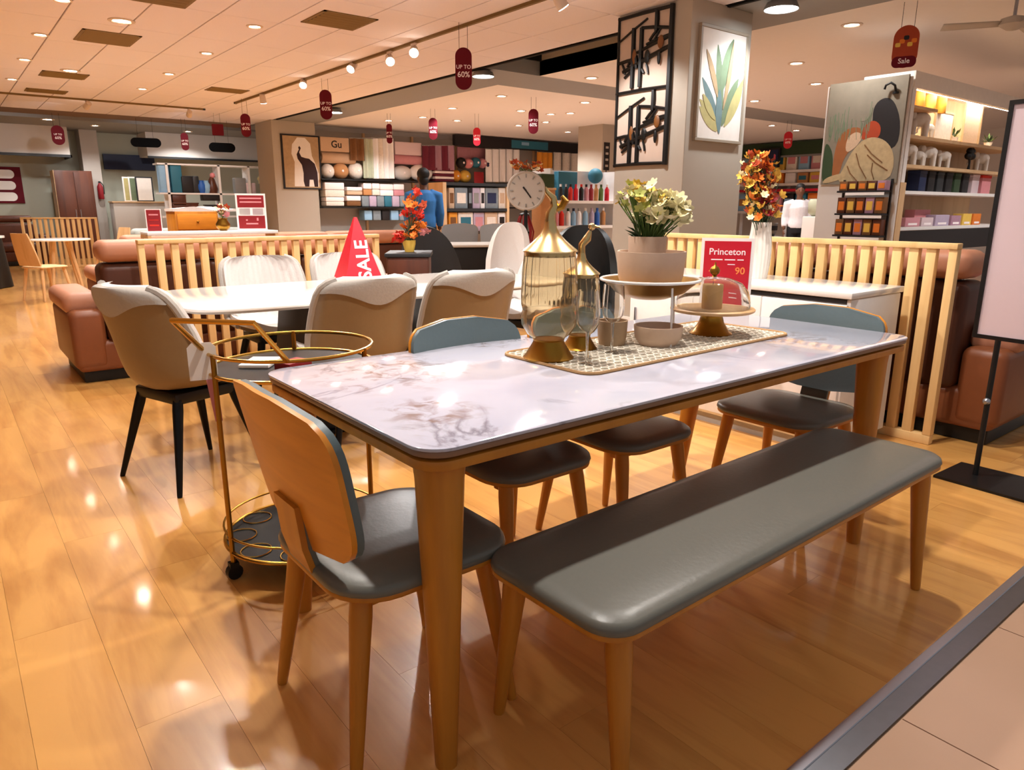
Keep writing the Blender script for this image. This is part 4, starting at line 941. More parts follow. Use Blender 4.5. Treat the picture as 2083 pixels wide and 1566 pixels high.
# ================================================================ hanging signs
osg = None
def oval(name, label, px, py, hpx, t_, wr=.42, m='maroon_print', lines=(), cat='sign', group='burgundy hanging sale signs', yaw=0.0, ht=CH, rad=None):
    p = PT(px, py, t_); k = t_ / F_PX; h = hpx * k; w_ = h * wr
    p.z = min(p.z, ht - h / 2 - .03)
    t = thing(name, label, cat, tuple(p), group=group); ux, n = facing(p); q = Matrix.Rotation(yaw, 3, 'Z'); ux = q @ ux; n = q @ n
    MB().prism(rrect(w_, h, rad * h if rad else min(w_, h) / 2 - .001, 8), -n * .006, ux, Z, n * .012).build('board', m, t, smooth=30)
    hang = ht - p.z
    for s in (-.25, .25): MB().tube([ux * w_ * s + Vector((0, 0, h / 2 - (.02 if w_ < h else 0.004))), ux * w_ * s + Vector((0, 0, hang))], .0025, n=5).build('wire', 'charcoal', t)
    for (s, y, sz) in lines: text(s, sz * h, 'ink_white', t, frame4(n * .0075 + Vector((0, 0, y * h)), ux, Z), bold=sz * h * .01)
    return t
SL = [('UP TO', .04, .13), ('60%', -.14, .19)]
oval('hanging_sign', 'large burgundy oval sign hanging in front of the soffit lamp', 943, 140, 80, 7.4, lines=SL)
oval('hanging_sign', 'burgundy oval sign hanging beside the rear pillar top', 663, 213, 57, 10.6, lines=SL)
oval('hanging_sign', 'burgundy oval sign hanging left of the rear pillar', 500, 255, 45, 12.6, lines=SL)
oval('hanging_sign', 'burgundy oval sign hanging above the wardrobe wall', 118, 275, 38, 14.6, .6, lines=SL)
oval('hanging_sign', 'burgundy oval sign hanging between the two black signs', 376, 288, 34, 15.5, lines=SL)
oval('hanging_sign', 'narrow burgundy sign hanging over the white curtains', 792, 272, 38, 14.5, .3, lines=SL)
oval('hanging_sign', 'burgundy sign hanging over the pink bolsters', 881, 262, 42, 13.8, lines=SL)
oval('hanging_sign', 'small red sign hanging over the balloon cushions', 970, 278, 35, 14.5, m='red_print', lines=SL)
oval('hanging_sign', 'burgundy sign hanging above the standing clock', 1085, 247, 48, 12.3, lines=SL)
oval('hanging_sign', 'red sign hanging above the man in the white shirt', 1603, 285, 33, 15.5, .5, m='red_print', lines=SL)
oval('hanging_sign', 'square maroon board hanging near the rear pillar', 443, 264, 22, 14.5, 1.0, m='maroon_print', rad=.08)
oval('aisle_sign', 'black pill-shaped aisle sign hanging by the blue banner', 297, 290, 18, 15.5, 3.1, m='sign_black', cat='sign', group='black aisle signs')
oval('aisle_sign', 'black pill-shaped aisle sign hanging above the white shelving', 452, 300, 18, 15.8, 2.8, m='sign_black', cat='sign', group='black aisle signs', yaw=.15)
os_ = oval('hanging_sign', 'orange and burgundy sign reading sale hanging above the gift shelves', 1842, 95, 80, 6.6, .58, m='petal_rust', lines=[('Sale', -.34, .17)])
p = os_.location; ux, n = facing(p); h = 80 * 6.6 / F_PX
MB().prism([(a, b_ - .36 * h) for a, b_ in rrect(h * .56, h * .27, h * .12, 6)], n * .0062, ux, Z, n * .0008).build('label_panel', 'maroon_print', os_, smooth=0)
for k in range(5): MB().prism(rrect(h * .12, h * .1, h * .03, 3, (-.18 + .09 * k) * h, (.05 + .08 * (k % 3)) * h), n * .0062, ux, Z, n * .0008).build('printed_patch', ('petal_yellow', 'petal_orange', 'ink_dark')[k % 3], os_, smooth=0)

# ================================================================ people
def person(label, loc, rz, shirt, facing_us, h=1.70):
    """standing figure, faces local -y"""
    t = thing('person', label, 'person', loc, rz); k = h / 1.70
    def rem(mb, name, m, vox, parent):
        o = mb.build(name, m, parent, smooth=0); md = o.modifiers.new('skin', 'REMESH'); md.mode = 'VOXEL'; md.voxel_size = vox; md.use_smooth_shade = True
        sm = o.modifiers.new('smooth', 'SMOOTH'); sm.iterations = 4; sm.factor = .5; return o
    b = MB()
    b.ball((0, -.005, 1.595), (.076, .095, .115), 16, 12); b.ball((0, -.035, 1.545), (.055, .06, .065), 12, 8); b.tube([(0, -.09, 1.60), (0, -.108, 1.575), (0, -.1, 1.562)], [.008, .014, .012], n=8)
    for s in (-1, 1):
        b.ball((s * .078, .005, 1.585), (.012, .022, .032), 8, 6); b.ball((s * .03, -.086, 1.60), (.014, .01, .008), 8, 6)
    b.ball((0, -.094, 1.535), (.026, .01, .008), 8, 6)
    b.tube([(0, .012, 1.37), (0, .004, 1.46), (0, -.005, 1.53)], [.075, .056, .054], n=12)
    b.tube([(0, 0, .86), (0, .005, .96), (0, 0, 1.1), (0, .0, 1.28), (0, .01, 1.40)], [.135, .15, .135, .155, .10], n=16)
    for s in (-1, 1):
        b.tube([(s * .12, .01, 1.37), (s * .2, .012, 1.36), (s * .235, .02, 1.1), (s * .24, -.04, .88)], [.06, .062, .045, .03], n=10)
        b.ball((s * .242, -.052, .82), (.022, .04, .05), 10, 8)
        for f in range(4): b.tube([(s * .242, -.08 + f * .02, .79), (s * .238, -.086 + f * .021, .745), (s * .228, -.08 + f * .02, .705 + .008 * abs(f - 1))], [.009, .0085, .007], n=6)
        b.tube([(s * .236, -.085, .84), (s * .222, -.11, .80), (s * .216, -.112, .765)], [.011, .01, .008], n=6)
        b.tube([(s * .08, 0, .90), (s * .095, -.005, .48), (s * .10, .015, .09)], [.085, .058, .042], n=12); b.tube([(s * .10, .03, .045), (s * .105, -.08, .035), (s * .108, -.15, .03)], [.042, .04, .03], n=8)
    rem(b, 'body', 'skin', .012, t)
    c = MB(); c.tube([(0, .005, .90), (0, .005, .97), (0, 0, 1.1), (0, .0, 1.28), (0, .01, 1.395), (0, .01, 1.43)], [.165, .172, .16, .178, .135, .075], n=18)
    for s in (-1, 1): c.tube([(s * .10, .01, 1.37), (s * .205, .012, 1.355), (s * .238, .02, 1.1), (s * .243, -.03, .93)], [.08, .08, .062, .05], n=12)
    rem(c, 'shirt', shirt, .014, t)
    d = MB(); d.tube([(0, 0, .80), (0, .005, .94), (0, .005, .99)], [.15, .165, .155], n=16)
    for s in (-1, 1): d.tube([(s * .08, 0, .92), (s * .096, -.003, .48), (s * .10, .012, .07)], [.105, .08, .065], n=12)
    rem(d, 'trousers', 'dark_trousers', .014, t)
    hr = MB(); hr.ball((0, .016, 1.648), (.09, .102, .088), 14, 10); hr.ball((0, .045, 1.56), (.07, .06, .07), 12, 8)
    hm = hr.build('hair', 'hair_black', t); 
    for s in (-1, 1): part('shoe', 'black', t, ('ball', (s * .106, -.06, .04), (.048, .13, .04), 12, 8)); part('eye', 'ink_dark', t, ('ball', (s * .03, -.094, 1.602), (.009, .005, .006), 8, 6))
    t.scale = (k, k, k); return t
pb = PT(862, 420, 10.4); person('man with black hair in a blue shirt, seen from behind at the towel shelves', (pb.x, pb.y, 0), YAW * -1 + PI + .4, 'blue_shirt', False, 1.74)
pw_ = PT(1625, 420, 13.0); person('man in a white shirt and dark trousers facing the table', (pw_.x, pw_.y, 0), -.9, 'white_shirt', True, 1.63)
# ================================================================ furniture farther back
# --- second sofa, grey sofa, consoles behind the left divider
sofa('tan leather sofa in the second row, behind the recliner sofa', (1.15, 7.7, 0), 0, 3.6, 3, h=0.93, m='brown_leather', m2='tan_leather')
mat('grey_sofa', '#9fa8a6', 0.8, var=0.06, scale=40)
sofa('low grey fabric sofa behind the tan leather sofa', (1.75, 10.3, 0), 0, 2.0, 2, h=0.92, m='grey_sofa', m2='grey_sofa')
sofa('dark brown leather sofa against the far left wall', (-1.6, 19.2, 0), PI, 2.9, 2, h=1.0, m='walnut', m2='walnut').location.x = 1.9
def console(label, x0, x1, y0, y1, h, m, top, name='console_table'):
    t = thing(name, label, 'table', ((x0 + x1) / 2, (y0 + y1) / 2, 0)); w_, d_ = (x1 - x0) / 2, (y1 - y0) / 2
    part('top', top, t, ('box', (-w_, -d_, h - .03), (w_, d_, h)), bevel=.004)
    for sx in (-1, 1): part('side_panel', m, t, ('box', (sx * w_ - (.03 if sx > 0 else 0), -d_, 0), (sx * w_ + (.03 if sx < 0 else 0), d_, h - .03)))
    part('shelf', m, t, ('box', (-w_ + .03, -d_ + .01, .3), (w_ - .03, d_ - .01, .33)))
    return t
a0, a1 = PT(285, 468, 6.6), PT(552, 468, 6.6)
ZC = 1.0
console('pale narrow console table behind the recliner sofa', PYY(292, 468, 7.05).x, PYY(556, 468, 7.05).x, 6.92, 7.2, ZC, 'beech_wood', 'white_paint')
def yrect(px0, py0, px1, py1, Yp):
    a, b_ = PYY(px0, py1, Yp), PYY(px1, py0, Yp); return a.x, b_.x, a.z, b_.z
x0, x1, z0, z1 = yrect(485, 394, 537, 465, 7.05)
price_sign('price_sign', 'tall red and white offer card on the pale console', ((x0 + x1) / 2, 7.05, ZC), x1 - x0, z1 - ZC, [], panels=[(.06, .40, .94, .62, 'acrylic_white'), (.14, .85, .86, .89, 'petal_pink'), (.14, .75, .86, .79, 'petal_pink'), (.1, .42, .46, .6, 'poster_lilac'), (.54, .42, .9, .6, 'poster_lilac'), (.3, .16, .7, .2, 'petal_pink'), (.66, .26, .72, .34, 'petal_pink'), (.3, .26, .36, .30, 'petal_pink')], m='red_dark')
x0, x1, z0, z1 = yrect(299, 425, 326, 464, 7.05)
price_sign('price_sign', 'small red price card on the pale console by the grey sofa', ((x0 + x1) / 2, 7.05, ZC), x1 - x0, z1 - ZC, [], panels=[(.2, .72, .8, .78, 'petal_pink'), (.2, .5, .8, .53, 'petal_red'), (.2, .25, .8, .32, 'petal_red')], m='red_dark')
q = PYY(455, 470, 7.05)
vs_ = thing('brown_vase', 'squat brown vase with pale blossoms on the pale console', 'vase', (q.x, 7.05, ZC))
part('body', 'brass_dark', vs_, ('lathe', [(.03, 0), (.06, .03), (.065, .06), (.04, .1), (.045, .115)], (0, 0, 0), 18), smooth=60)
Bp = bloom_mesh('blossom', 'petal_pink', .03, 6); Br = bloom_mesh('blossom', 'petal_red', .028, 6); Bo = bloom_mesh('blossom', 'petal_orange', .03, 6); Bu = bloom_mesh('blossom', 'petal_rust', .03, 5); Bcr = bloom_mesh('blossom', 'petal_cream', .026, 6)
rnd = random.Random(11)
spray(vs_, None, [((rnd.uniform(-.06, .06), rnd.uniform(-.05, .05), .14 + rnd.uniform(0, .09)), rnd.choice((Bp, Bcr, Bu)), 1.1) for k in range(14)], base=(0, 0, .1))
# cabinet with white top behind
x0, x1, z0, z1 = yrect(357, 430, 440, 470, 8.9)
cab = thing('wood_cabinet', 'honey wood cabinet with a rumpled white cloth on it', 'cabinet', ((x0 + x1) / 2, 9.05, 0))
hw_ = (x1 - x0) / 2
part('body', 'honey_wood', cab, ('box', (-hw_, -.2, 0), (hw_, .2, z1)), bevel=.006)
for k in range(2): d_ = part('drawer', 'ply_wood', cab, ('box', (-hw_ + .02, -.215, z1 - .2 - .22 * k), (hw_ - .02, -.2, z1 - .03 - .22 * k)), bevel=.003); part('knob', 'brass_dark', d_, ('ball', (0, -.225, z1 - .115 - .22 * k), .014))
cl = tag(MB().sheet(lambda u, v: ((u - .5) * .7, (v - .5) * .38, .03 + .03 * math.sin(6 * u + 4 * v) * math.sin(PI * u)), lambda u, v: ((u - .5) * .7, (v - .5) * .38, .0), 16, 8).build('folded_cloth', 'white_fabric', None, (cab.location.x + .1, 9.05, z1 + .0005)), 'rumpled white cloth on the honey wood cabinet', 'cloth')

# --- pieces right of the left divider
q = PT(833, 512, 5.6)
cb2 = thing('dark_cabinet', 'dark brown cabinet carrying the orange flowers', 'cabinet', (q.x, q.y, 0), -.6)
part('body', 'walnut', cb2, ('box', (-.16, -.2, .05), (.16, .2, q.z - .03)), bevel=.01); part('top', 'charcoal', cb2, ('box', (-.175, -.215, q.z - .03), (.175, .215, q.z)), bevel=.005); part('plinth', 'black', cb2, ('box', (-.14, -.18, 0), (.14, .18, .05)))
d_ = part('door', 'walnut', cb2, ('box', (-.15, -.212, .08), (.15, -.2, q.z - .05)), bevel=.004); part('handle', 'brass_dark', d_, ('cbox', (.11, -.22, .5), (.014, .014, .1)))
ov = thing('orange_flowers', 'tall spray of orange and red flowers in a yellow pot', 'flowers', (q.x, q.y, q.z))
part('pot', 'petal_yellow', ov, ('lathe', [(.035, 0), (.05, .06), (.052, .09), (.046, .09), (.03, .01), (0, .01)], (0, 0, 0), 20), smooth=50)
rnd = random.Random(5); sp = []
for (px, py, m_) in [(845, 385, Br), (850, 398, Br), (838, 405, Bo), (828, 412, Bo), (845, 415, Bo), (835, 425, Br), (850, 430, Br), (858, 420, Bu), (825, 438, Br), (842, 443, Br), (858, 440, Br), (832, 452, Bo), (848, 456, Bo), (862, 458, Bo), (820, 465, Bo), (838, 468, Bo), (852, 470, Bo), (812, 478, Br), (826, 480, Bo), (866, 470, Bp), (805, 486, Br), (815, 490, Br), (840, 482, Bo)]:
    for j in range(4): w3 = PT(px + rnd.uniform(-6, 6), py + rnd.uniform(-5, 5), 5.6 + rnd.uniform(-.12, .12)); sp.append((tuple(w3 - ov.location), m_, rnd.uniform(.8, 1.3)))
spray(ov, None, sp, base=(0, 0, .08), stem_m='leaf_dark')
def armchair(label, loc, rz, m, h=1.0, w_=.62, legs='black', name='armchair'):
    t = thing(name, label, 'chair', loc, rz)
    cush(t, 'seat', m, (-w_ / 2 + .06, -.22, .3), (w_ / 2 - .06, .32, .46), .05)
    def f(off):
        def g(u, v):
            a = (u * 2 - 1); ang = a * 1.35; r = w_ / 2 + off; hh_ = .3 + (h - .3) * v * (1 - .5 * abs(a) ** 2.6)
            return (r * math.sin(ang), -(.12 + r * math.cos(ang)) + .1 - .06 * v, hh_)
        return g
    MB().sheet(f(0), f(-.06), 21, 9).build('back', m, t, smooth=60)
    for sx in (-1, 1):
        for sy in (-1, 1): sleg(t, (sx * w_ * .3, sy * .2, .32), (sx * w_ * .38, sy * .27, 0), .02, .012, legs)
    return t
q = PT(893, 560, 6.7); armchair('black high-backed chair left of the dark dining table', (q.x, q.y, 0), -1.0, 'charcoal', 1.06, .6)
q = PT(1178, 560, 5.7); armchair('black winged chair seen between the two brass lids', (q.x, q.y, 0), 2.3, 'black', 1.08, .62)
# dark dining table with its chairs, lantern and clock
dt = thing('dark_dining_table', 'dark dining table with a pale top edge beyond the white table', 'table', (5.75, 7.9, 0), -.45)
part('top', 'wall_grey', dt, ('box', (-.75, -.42, .72), (.75, .42, .75)), bevel=.006); part('skirt', 'black', dt, ('box', (-.70, -.38, .08), (.70, .38, .72)), bevel=.01); part('plinth', 'black', dt, ('box', (-.6, -.3, 0), (.6, .3, .08)))
for k, (px, py, lab) in enumerate([(935, 470, 'taupe dining chair behind the dark table, beside the flowers'), (1015, 470, 'taupe dining chair behind the dark table, beside the white tub chair')]):
    q = PT(px, py, 10.8); c_ = dup(ch, (q.x, q.y, 0), math.radians(145), lab, 'taupe chairs at the dark table'); c_.scale = (1.1, 1.1, 1.15)
    for o in c_.children:
        if o.name.startswith('back_pad'): o.data = o.data.copy(); o.data.materials[0] = M['back_leather_dark']
q = PT(1026, 470, 7.3); armchair('round white tub chair under the standing clock', (q.x, q.y, 0), 2.2, 'white_fabric', 1.07, .5)
q = PT(1066, 505, 8.6)
ln = thing('slatted_lantern', 'dark red slatted lantern beside the white tub chair', 'lantern', (q.x, q.y, .7505 if False else 0))
zb3, zt3 = PT(1066, 505, 8.6).z, PT(1066, 437, 8.6).z
part('stand', 'black', ln, ('tube', [(0, 0, 0), (0, 0, zb3)], .02, 8), ('lathe', [(.15, 0), (.15, .02), (.02, .03)], (0, 0, 0), 18))
for k in range(8):
    a = 2 * PI * k / 8; MB().tube([(.05 * math.cos(a), .05 * math.sin(a), zt3), (.115 * math.cos(a), .115 * math.sin(a), (zb3 + zt3) / 2), (.08 * math.cos(a), .08 * math.sin(a), zb3)], .011, n=6).build('slat', 'red_dark', ln)
part('cap', 'black', ln, ('lathe', [(.06, zt3 - .01), (.06, zt3 + .01), (.02, zt3 + .03)], (0, 0, 0), 16)); part('bottom', 'black', ln, ('lathe', [(.09, zb3 - .01), (.09, zb3 + .01)], (0, 0, 0), 16))
q = PT(1070, 388, 7.6); rk = 38 * 7.6 / F_PX
ckk = thing('standing_clock', 'round pale clock with dark numerals on a tall black stand', 'clock', (q.x, q.y, 0)); ux, n = facing(q)
cz = Vector((0, 0, q.z))
def disc(r0, r1, d0, d1, nn_=36):
    mb = MB(); o0 = cz + n * d0
    ring0 = [(r0 * math.cos(2 * PI * k / nn_), r0 * math.sin(2 * PI * k / nn_)) for k in range(nn_)]
    return mb.prism(ring0, o0, ux, Z, n * (d1 - d0))
disc(rk * .93, 0, -.02, .012).build('face', 'frame_grey' if False else 'wall_grey', ckk); MB().tube([cz + (ux * math.cos(2 * PI * k / 36) + Vector(Z) * math.sin(2 * PI * k / 36)) * rk * .96 for k in range(36)], .018, n=8, closed=True).build('rim', 'wall_grey', ckk)
for k in range(12):
    a = 2 * PI * k / 12; dr = ux * math.sin(a) + Vector(Z) * math.cos(a); MB().tube([cz + n * .014 + dr * rk * .68, cz + n * .014 + dr * rk * .86], .007, n=5).build('numeral', 'grey_paint', ckk)
for a, l, w_ in ((2.5, .45, .008), (5.6, .25, .01)): dr = ux * math.sin(a) + Vector(Z) * math.cos(a); MB().tube([cz + n * .016, cz + n * .016 + dr * rk * l], w_, n=5).build('hand', 'ink_dark', ckk)
part('stand', 'black', ckk, ('tube', [(0, 0, .02), (0, 0, q.z - rk)], .02, 10)); part('base', 'black', ckk, ('lathe', [(.16, 0), (.16, .02), (.03, .04)], (0, 0, 0), 20))
gd = thing('dried_garland', 'orange and brown dried flower garland on top of the clock', 'flowers', (q.x, q.y, q.z + rk * .95)); rnd = random.Random(9)
spray(gd, None, [(tuple(ux * rnd.uniform(-.17, .17) + Vector((0, 0, rnd.uniform(0.02, .11))) + n * rnd.uniform(-.05, .05)), rnd.choice((Bo, Bu, Bcr, Bu)), 1.1) for k in range(34)])

# --- far left: table group, black stand, divider, wardrobe, wall things
q0, q1 = PZ(42, 443, 1.0), PZ(196, 443, 1.0)
divider('pale slatted divider at the far left in front of the wardrobe', (1.35, 17.5, 0), math.atan2(-.55, 1.25), 1.37, 1.0, 0.1, depth=.06)
rt = thing('round_table', 'small round beech table with a white top at the far left', 'table', (1.45, 12.9, 0))
part('top', 'white_gloss', rt, ('lathe', [(0, .715), (.40, .715), (.41, .72), (.41, .735), (.4, .74), (0, .74)], (0, 0, 0), 36), smooth=50)
for k in range(4): a = PI / 4 + k * PI / 2; sleg(rt, (.14 * math.cos(a), .14 * math.sin(a), .715), (.27 * math.cos(a), .27 * math.sin(a), 0), .03, .018, 'beech_wood')
def beech_chair(label, loc, rz):
    t = thing('beech_chair', label, 'chair', loc, rz, 'beech chairs round the small table')
    pad(.44, .44, .12, .43, .45, .008).build('seat', 'beech_wood', t, smooth=60)
    def f(off): return lambda u, v: ((u * 2 - 1) * .2 * (1 - .25 * v * v), -.2 - .09 * v + .5 * ((u * 2 - 1) * .2) ** 2 + off, .46 + .42 * v)
    MB().sheet(f(0), f(-.018), 11, 9).build('backrest', 'beech_wood', t, smooth=50)
    for sx in (-1, 1):
        for sy in (-1, 1): sleg(t, (sx * .15, sy * .15, .43), (sx * .2, sy * .21, 0), .022, .014, 'beech_wood')
    return t
bcch = beech_chair('beech chair with curved back nearest the aisle at the far left', (1.06, 11.35, 0), math.radians(-60))
dup(bcch, (2.12, 12.1, 0), math.radians(75), 'beech chair beside the tan sofa at the small round table')
dup(bcch, (2.2, 13.4, 0), math.radians(110), 'beech chair on the far side of the small round table')
q = PZ(45, 590, 0)
bs = thing('draped_stand', 'black cloth-draped display table at the left edge', 'table', (.35, 13.6, 0))
MB().sheet(lambda u, v: ((.42 + .03 * math.sin(u * 40) * (1 - v)) * math.cos(2 * PI * u) * (1.06 - .06 * v), (.42 + .03 * math.sin(u * 40) * (1 - v)) * math.sin(2 * PI * u) * (1.06 - .06 * v), .01 + .74 * v), lambda u, v: (.39 * math.cos(2 * PI * u), .39 * math.sin(2 * PI * u), .01 + .74 * v), 49, 6).build('cloth', 'black', bs, smooth=70)
part('top', 'white_gloss', bs, ('lathe', [(0, .75), (.46, .75), (.46, .78), (0, .78)], (0, 0, 0), 32))
tag(MB().box((-.09, -.005, 0), (.09, .005, .22)).build('menu_card', 'acrylic_white', None, (.42, 13.5, .7805), -.4), 'white card standing on the black draped table', 'card')
YW = 21.18
x0, x1, z0, z1 = yrect(-30, 340, 40, 413, YW)
pr_ = thing('wall_poster', 'burgundy poster with three white ovals on the far left wall', 'poster', ((x0 + x1) / 2, YW, (z0 + z1) / 2))
w_, h = x1 - x0, z1 - z0
part('board', 'maroon_print', pr_, ('box', (-w_ / 2, -.02, -h / 2), (w_ / 2, 0, h / 2)), smooth=0)
for k in range(3): part('oval', 'acrylic_white', pr_, ('prism', rrect(w_ * .66, h * .24, h * .118, 6, 0, h * (.3 - .31 * k)), (0, -.0205, 0), X, Z, (0, -.001, 0)), smooth=0)
x0, x1, z0, z1 = yrect(122, 348, 186, 440, 20.0)
wd = thing('wardrobe', 'tall dark brown wardrobe against the far left wall', 'wardrobe', ((x0 + x1) / 2, 20.3, 0)); w_ = (x1 - x0) / 2
part('body', 'walnut', wd, ('box', (-w_, -.3, 0), (w_, .3, z1)), bevel=.006)
for s in (-1, 1): d_ = part('door', 'walnut', wd, ('box', (min(0, s * w_) + .006, -.32, .06), (max(0, s * w_) - .006, -.3, z1 - .03)), bevel=.003); part('handle', 'chrome', d_, ('cbox', (s * .05, -.33, z1 * .52), (.015, .02, .18)))
part('side_panel', 'shelf_wood', wd, ('box', (-w_ - .01, -.3, 0), (-w_, .3, z1)))
q = PYY(207, 405, 20.5)
fe = thing('fire_extinguisher', 'red fire extinguisher on the pale aisle pillar', 'extinguisher', (q.x, 20.52, q.z))
part('cylinder', 'red_dark', fe, ('lathe', [(.06, 0), (.065, .01), (.065, .3), (.03, .36), (.025, .38)], (0, 0, 0), 18), smooth=50); part('valve', 'black', fe, ('cbox', (0, 0, .4), (.05, .03, .05))); part('hose', 'black', fe, ('tube', [(.03, 0, .4), (.08, 0, .32), (.075, 0, .12)], .01, 6)); part('bracket', 'grey_paint', fe, ('box', (-.05, .06, .1), (.05, .085, .2)))
x0, x1, z0, z1 = yrect(213, 317, 313, 344, 21.1)
tag(MB().box((x0, 21.1, z0), (x1, 21.19, z1)).build('blue_banner', 'navy', None), 'dark blue blank banner on the far wall', 'banner')
for k, (a, b_, m_) in enumerate(((254, 268, 'w_yellow'), (266, 282, 'w_green'), (280, 309, 'paper_white'))):
    x0, x1, z0, z1 = yrect(a, 360, b_, 410, 20.0 - .06 * k)
    t = thing('leaning_picture', ['narrow green picture leaning at the far wall, outermost of three', 'narrow picture leaning at the far wall between two others', 'cream picture leaning at the far wall, in front of two others'][k], 'picture', (x0, 20.0 - .06 * k, z0), group='pictures leaning at the far wall')
    part('frame', 'charcoal' if k == 2 else 'white_paint', t, ('box', (0, 0, 0), (x1 - x0, .03, z1 - z0))); part('print', m_, t, ('box', (.03, -.003, .03), (x1 - x0 - .03, 0, z1 - z0 - .03)))
x0, x1, z0, z1 = yrect(232, 412, 345, 440, 19.9)
cc = thing('picture_counter', 'pale counter carrying the leaning pictures', 'counter', ((x0 + x1) / 2, 20.05, 0)); part('body', 'wall_grey', cc, ('box', (-(x1 - x0) / 2, -.25, 0), ((x1 - x0) / 2, .25, yrect(232, 410, 345, 440, 20)[3] - .03)), bevel=.01); part('top', 'shelf_wood', cc, ('box', (-(x1 - x0) / 2 - .02, -.27, yrect(232, 410, 345, 440, 20)[3] - .03), ((x1 - x0) / 2 + .02, .27, yrect(232, 410, 345, 440, 20)[3])))
# --- white shelving left of the rear pillar
Ysh = 17.6
x0, x1, zb3, zt3 = yrect(340, 332, 567, 520, Ysh)
zt3 = PYY(340, 332, Ysh).z; zm = PYY(400, 392, Ysh).z
su = thing('white_shelving', 'open white shelving unit left of the rear pillar', 'shelf', ((x0 + x1) / 2, Ysh + .2, 0)); cx = (x0 + x1) / 2
for px in (345, 450, 510, 563): xx = PYY(px, 400, Ysh).x - cx; part('upright', 'white_paint', su, ('box', (xx - .025, -.2, 0), (xx + .025, .2, zt3)))
for z in (zt3 - .03, zm - .04, zm - .55, .1): part('shelf', 'white_paint', su, ('box', (x0 - cx, -.2, z), (x1 - cx, .2, z + .035)))
def good(name, label, cat, px0, py0, px1, py1, Yp, m, depth=.25, group=None, bevel=.01, zf=None, front=True):
    x0, x1, z0, z1 = yrect(px0, py0, px1, py1, Yp)
    if zf is not None: z0 = zf
    return tag(MB().box((x0, Yp, z0), (x1, Yp + depth, z1)).build(name, m, None, bevel=bevel, smooth=50), label, cat, group)
zsh = zm - .005
G = 'ornaments on the white shelving'
for (a, b_, c_, d_, m_, nm, lab) in [(327, 335, 342, 388, 'sky_blue', 'fabric_roll', 'pale blue fabric roll on the white shelving, leftmost'), (351, 333, 368, 390, 'teal_blue', 'fabric_roll', 'blue fabric roll beside the dark cases on the white shelving'), (369, 358, 392, 390, 'ink_dark', 'storage_case', 'wide black case on the white shelving'), (394, 358, 404, 390, 'charcoal', 'storage_case', 'slim black case on the white shelving'), (480, 362, 500, 392, 'grey_paint', 'storage_case', 'grey case near the white flowers'), (502, 372, 520, 392, 'poster_lilac', 'storage_case', 'pale pink case near the white flowers')]:
    good(nm, lab, 'box' if 'case' in nm else 'fabric', a, b_, c_, d_, Ysh + .05, m_, .2, G, .02, zsh)
for (px, lab, m_) in [(403 + 8, 'blue patterned jar on the white shelving, left one', 'blue'), (421, 'blue patterned jar on the white shelving, right one', 'sky_blue')]:
    qq = PYY(px, 391, Ysh + .1); tag(MB().lathe([(.06, 0), (.1, .08), (.1, .18), (.05, .25), (.06, .28)], n=16).build('ginger_jar', m_, None, (qq.x, Ysh + .1, zsh), smooth=60), lab, 'jar', G)
qq = PYY(433, 391, Ysh + .1); vt = thing('dark_statue', 'dark brown figurine with a pale head on the white shelving', 'figurine', (qq.x, Ysh + .1, zsh)); part('body', 'walnut', vt, ('lathe', [(.1, 0), (.12, .1), (.07, .3), (.04, .36)], (0, 0, 0), 14), smooth=60); part('head', 'petal_pink', vt, ('ball', (0.02, -.02, .40), .06))
qq = PYY(540, 391, Ysh + .1); vt = thing('white_flower_vase', 'white flowers in a slim vase on the white shelving', 'flowers', (qq.x, Ysh + .1, zsh)); part('vase', 'sky_blue', vt, ('lathe', [(.05, 0), (.07, .1), (.04, .2)], (0, 0, 0), 14), smooth=60); spray(vt, None, [((rnd.uniform(-.15, .15), rnd.uniform(-.06, .06), .24 + rnd.uniform(0, .16)), Bcr, 1.8) for k in range(24)], base=(0, 0, .15))
for k, (a, b_, c_, d_, m_, lab) in enumerate([(353, 397, 378, 418, 'walnut', 'dark brown drawer box under the blue roll'), (353, 415, 404, 432, 'walnut', 'long dark brown box low in the white shelving'), (414, 396, 452, 408, 'ink_dark', 'black box in the middle of the white shelving'), (422, 419, 446, 432, 'charcoal', 'small black box low in the white shelving')]):
    x0, x1, z0, z1 = yrect(a, b_, c_, d_, Ysh + .02); t = thing('drawer_box', lab, 'box', ((x0 + x1) / 2, Ysh + .15, z0)); part('body', m_, t, ('box', ((x0 - x1) / 2, -.12, 0), ((x1 - x0) / 2, .12, z1 - z0)), bevel=.01); part('lid', m_, t, ('box', ((x0 - x1) / 2 - .01, -.13, z1 - z0), ((x1 - x0) / 2 + .01, .13, z1 - z0 + .03)), bevel=.005)
# ================================================================ towel and bedding wall behind (front plane y = 16)
YT = 16.0
x0t, x1t = PYY(657, 400, YT).x, PYY(1178, 400, YT).x
z_sh = PYY(760, 366, YT).z; z_lo = PYY(780, 421, YT).z
tw3 = thing('towel_shelving', 'long wall shelving of towels and bedding right of the rear pillar', 'shelf', (x0t, YT, 0)); LT = x1t - x0t
for z, m_ in ((z_sh - .03, 'black'), (z_lo - .03, 'black'), (.5, 'black'), (.1, 'black')): part('shelf_board', m_, tw3, ('box', (0, 0, z), (LT, .5, z + .035)))
part('back_panel', 'wall_grey', tw3, ('box', (0, .55, 0), (LT, .58, 2.95)))
for k in range(7): part('upright', 'shelf_wood', tw3, ('box', (LT * k / 6 - .03, .48, 0), (LT * k / 6 + .03, .54, 2.95)))
hdr = thing('header_band', 'dark blue header band above the white curtains', 'sign', (PYY(925, 292, YT).x, YT, PYY(1050, 304, YT).z)); lh = PYY(1178, 292, YT).x - hdr.location.x
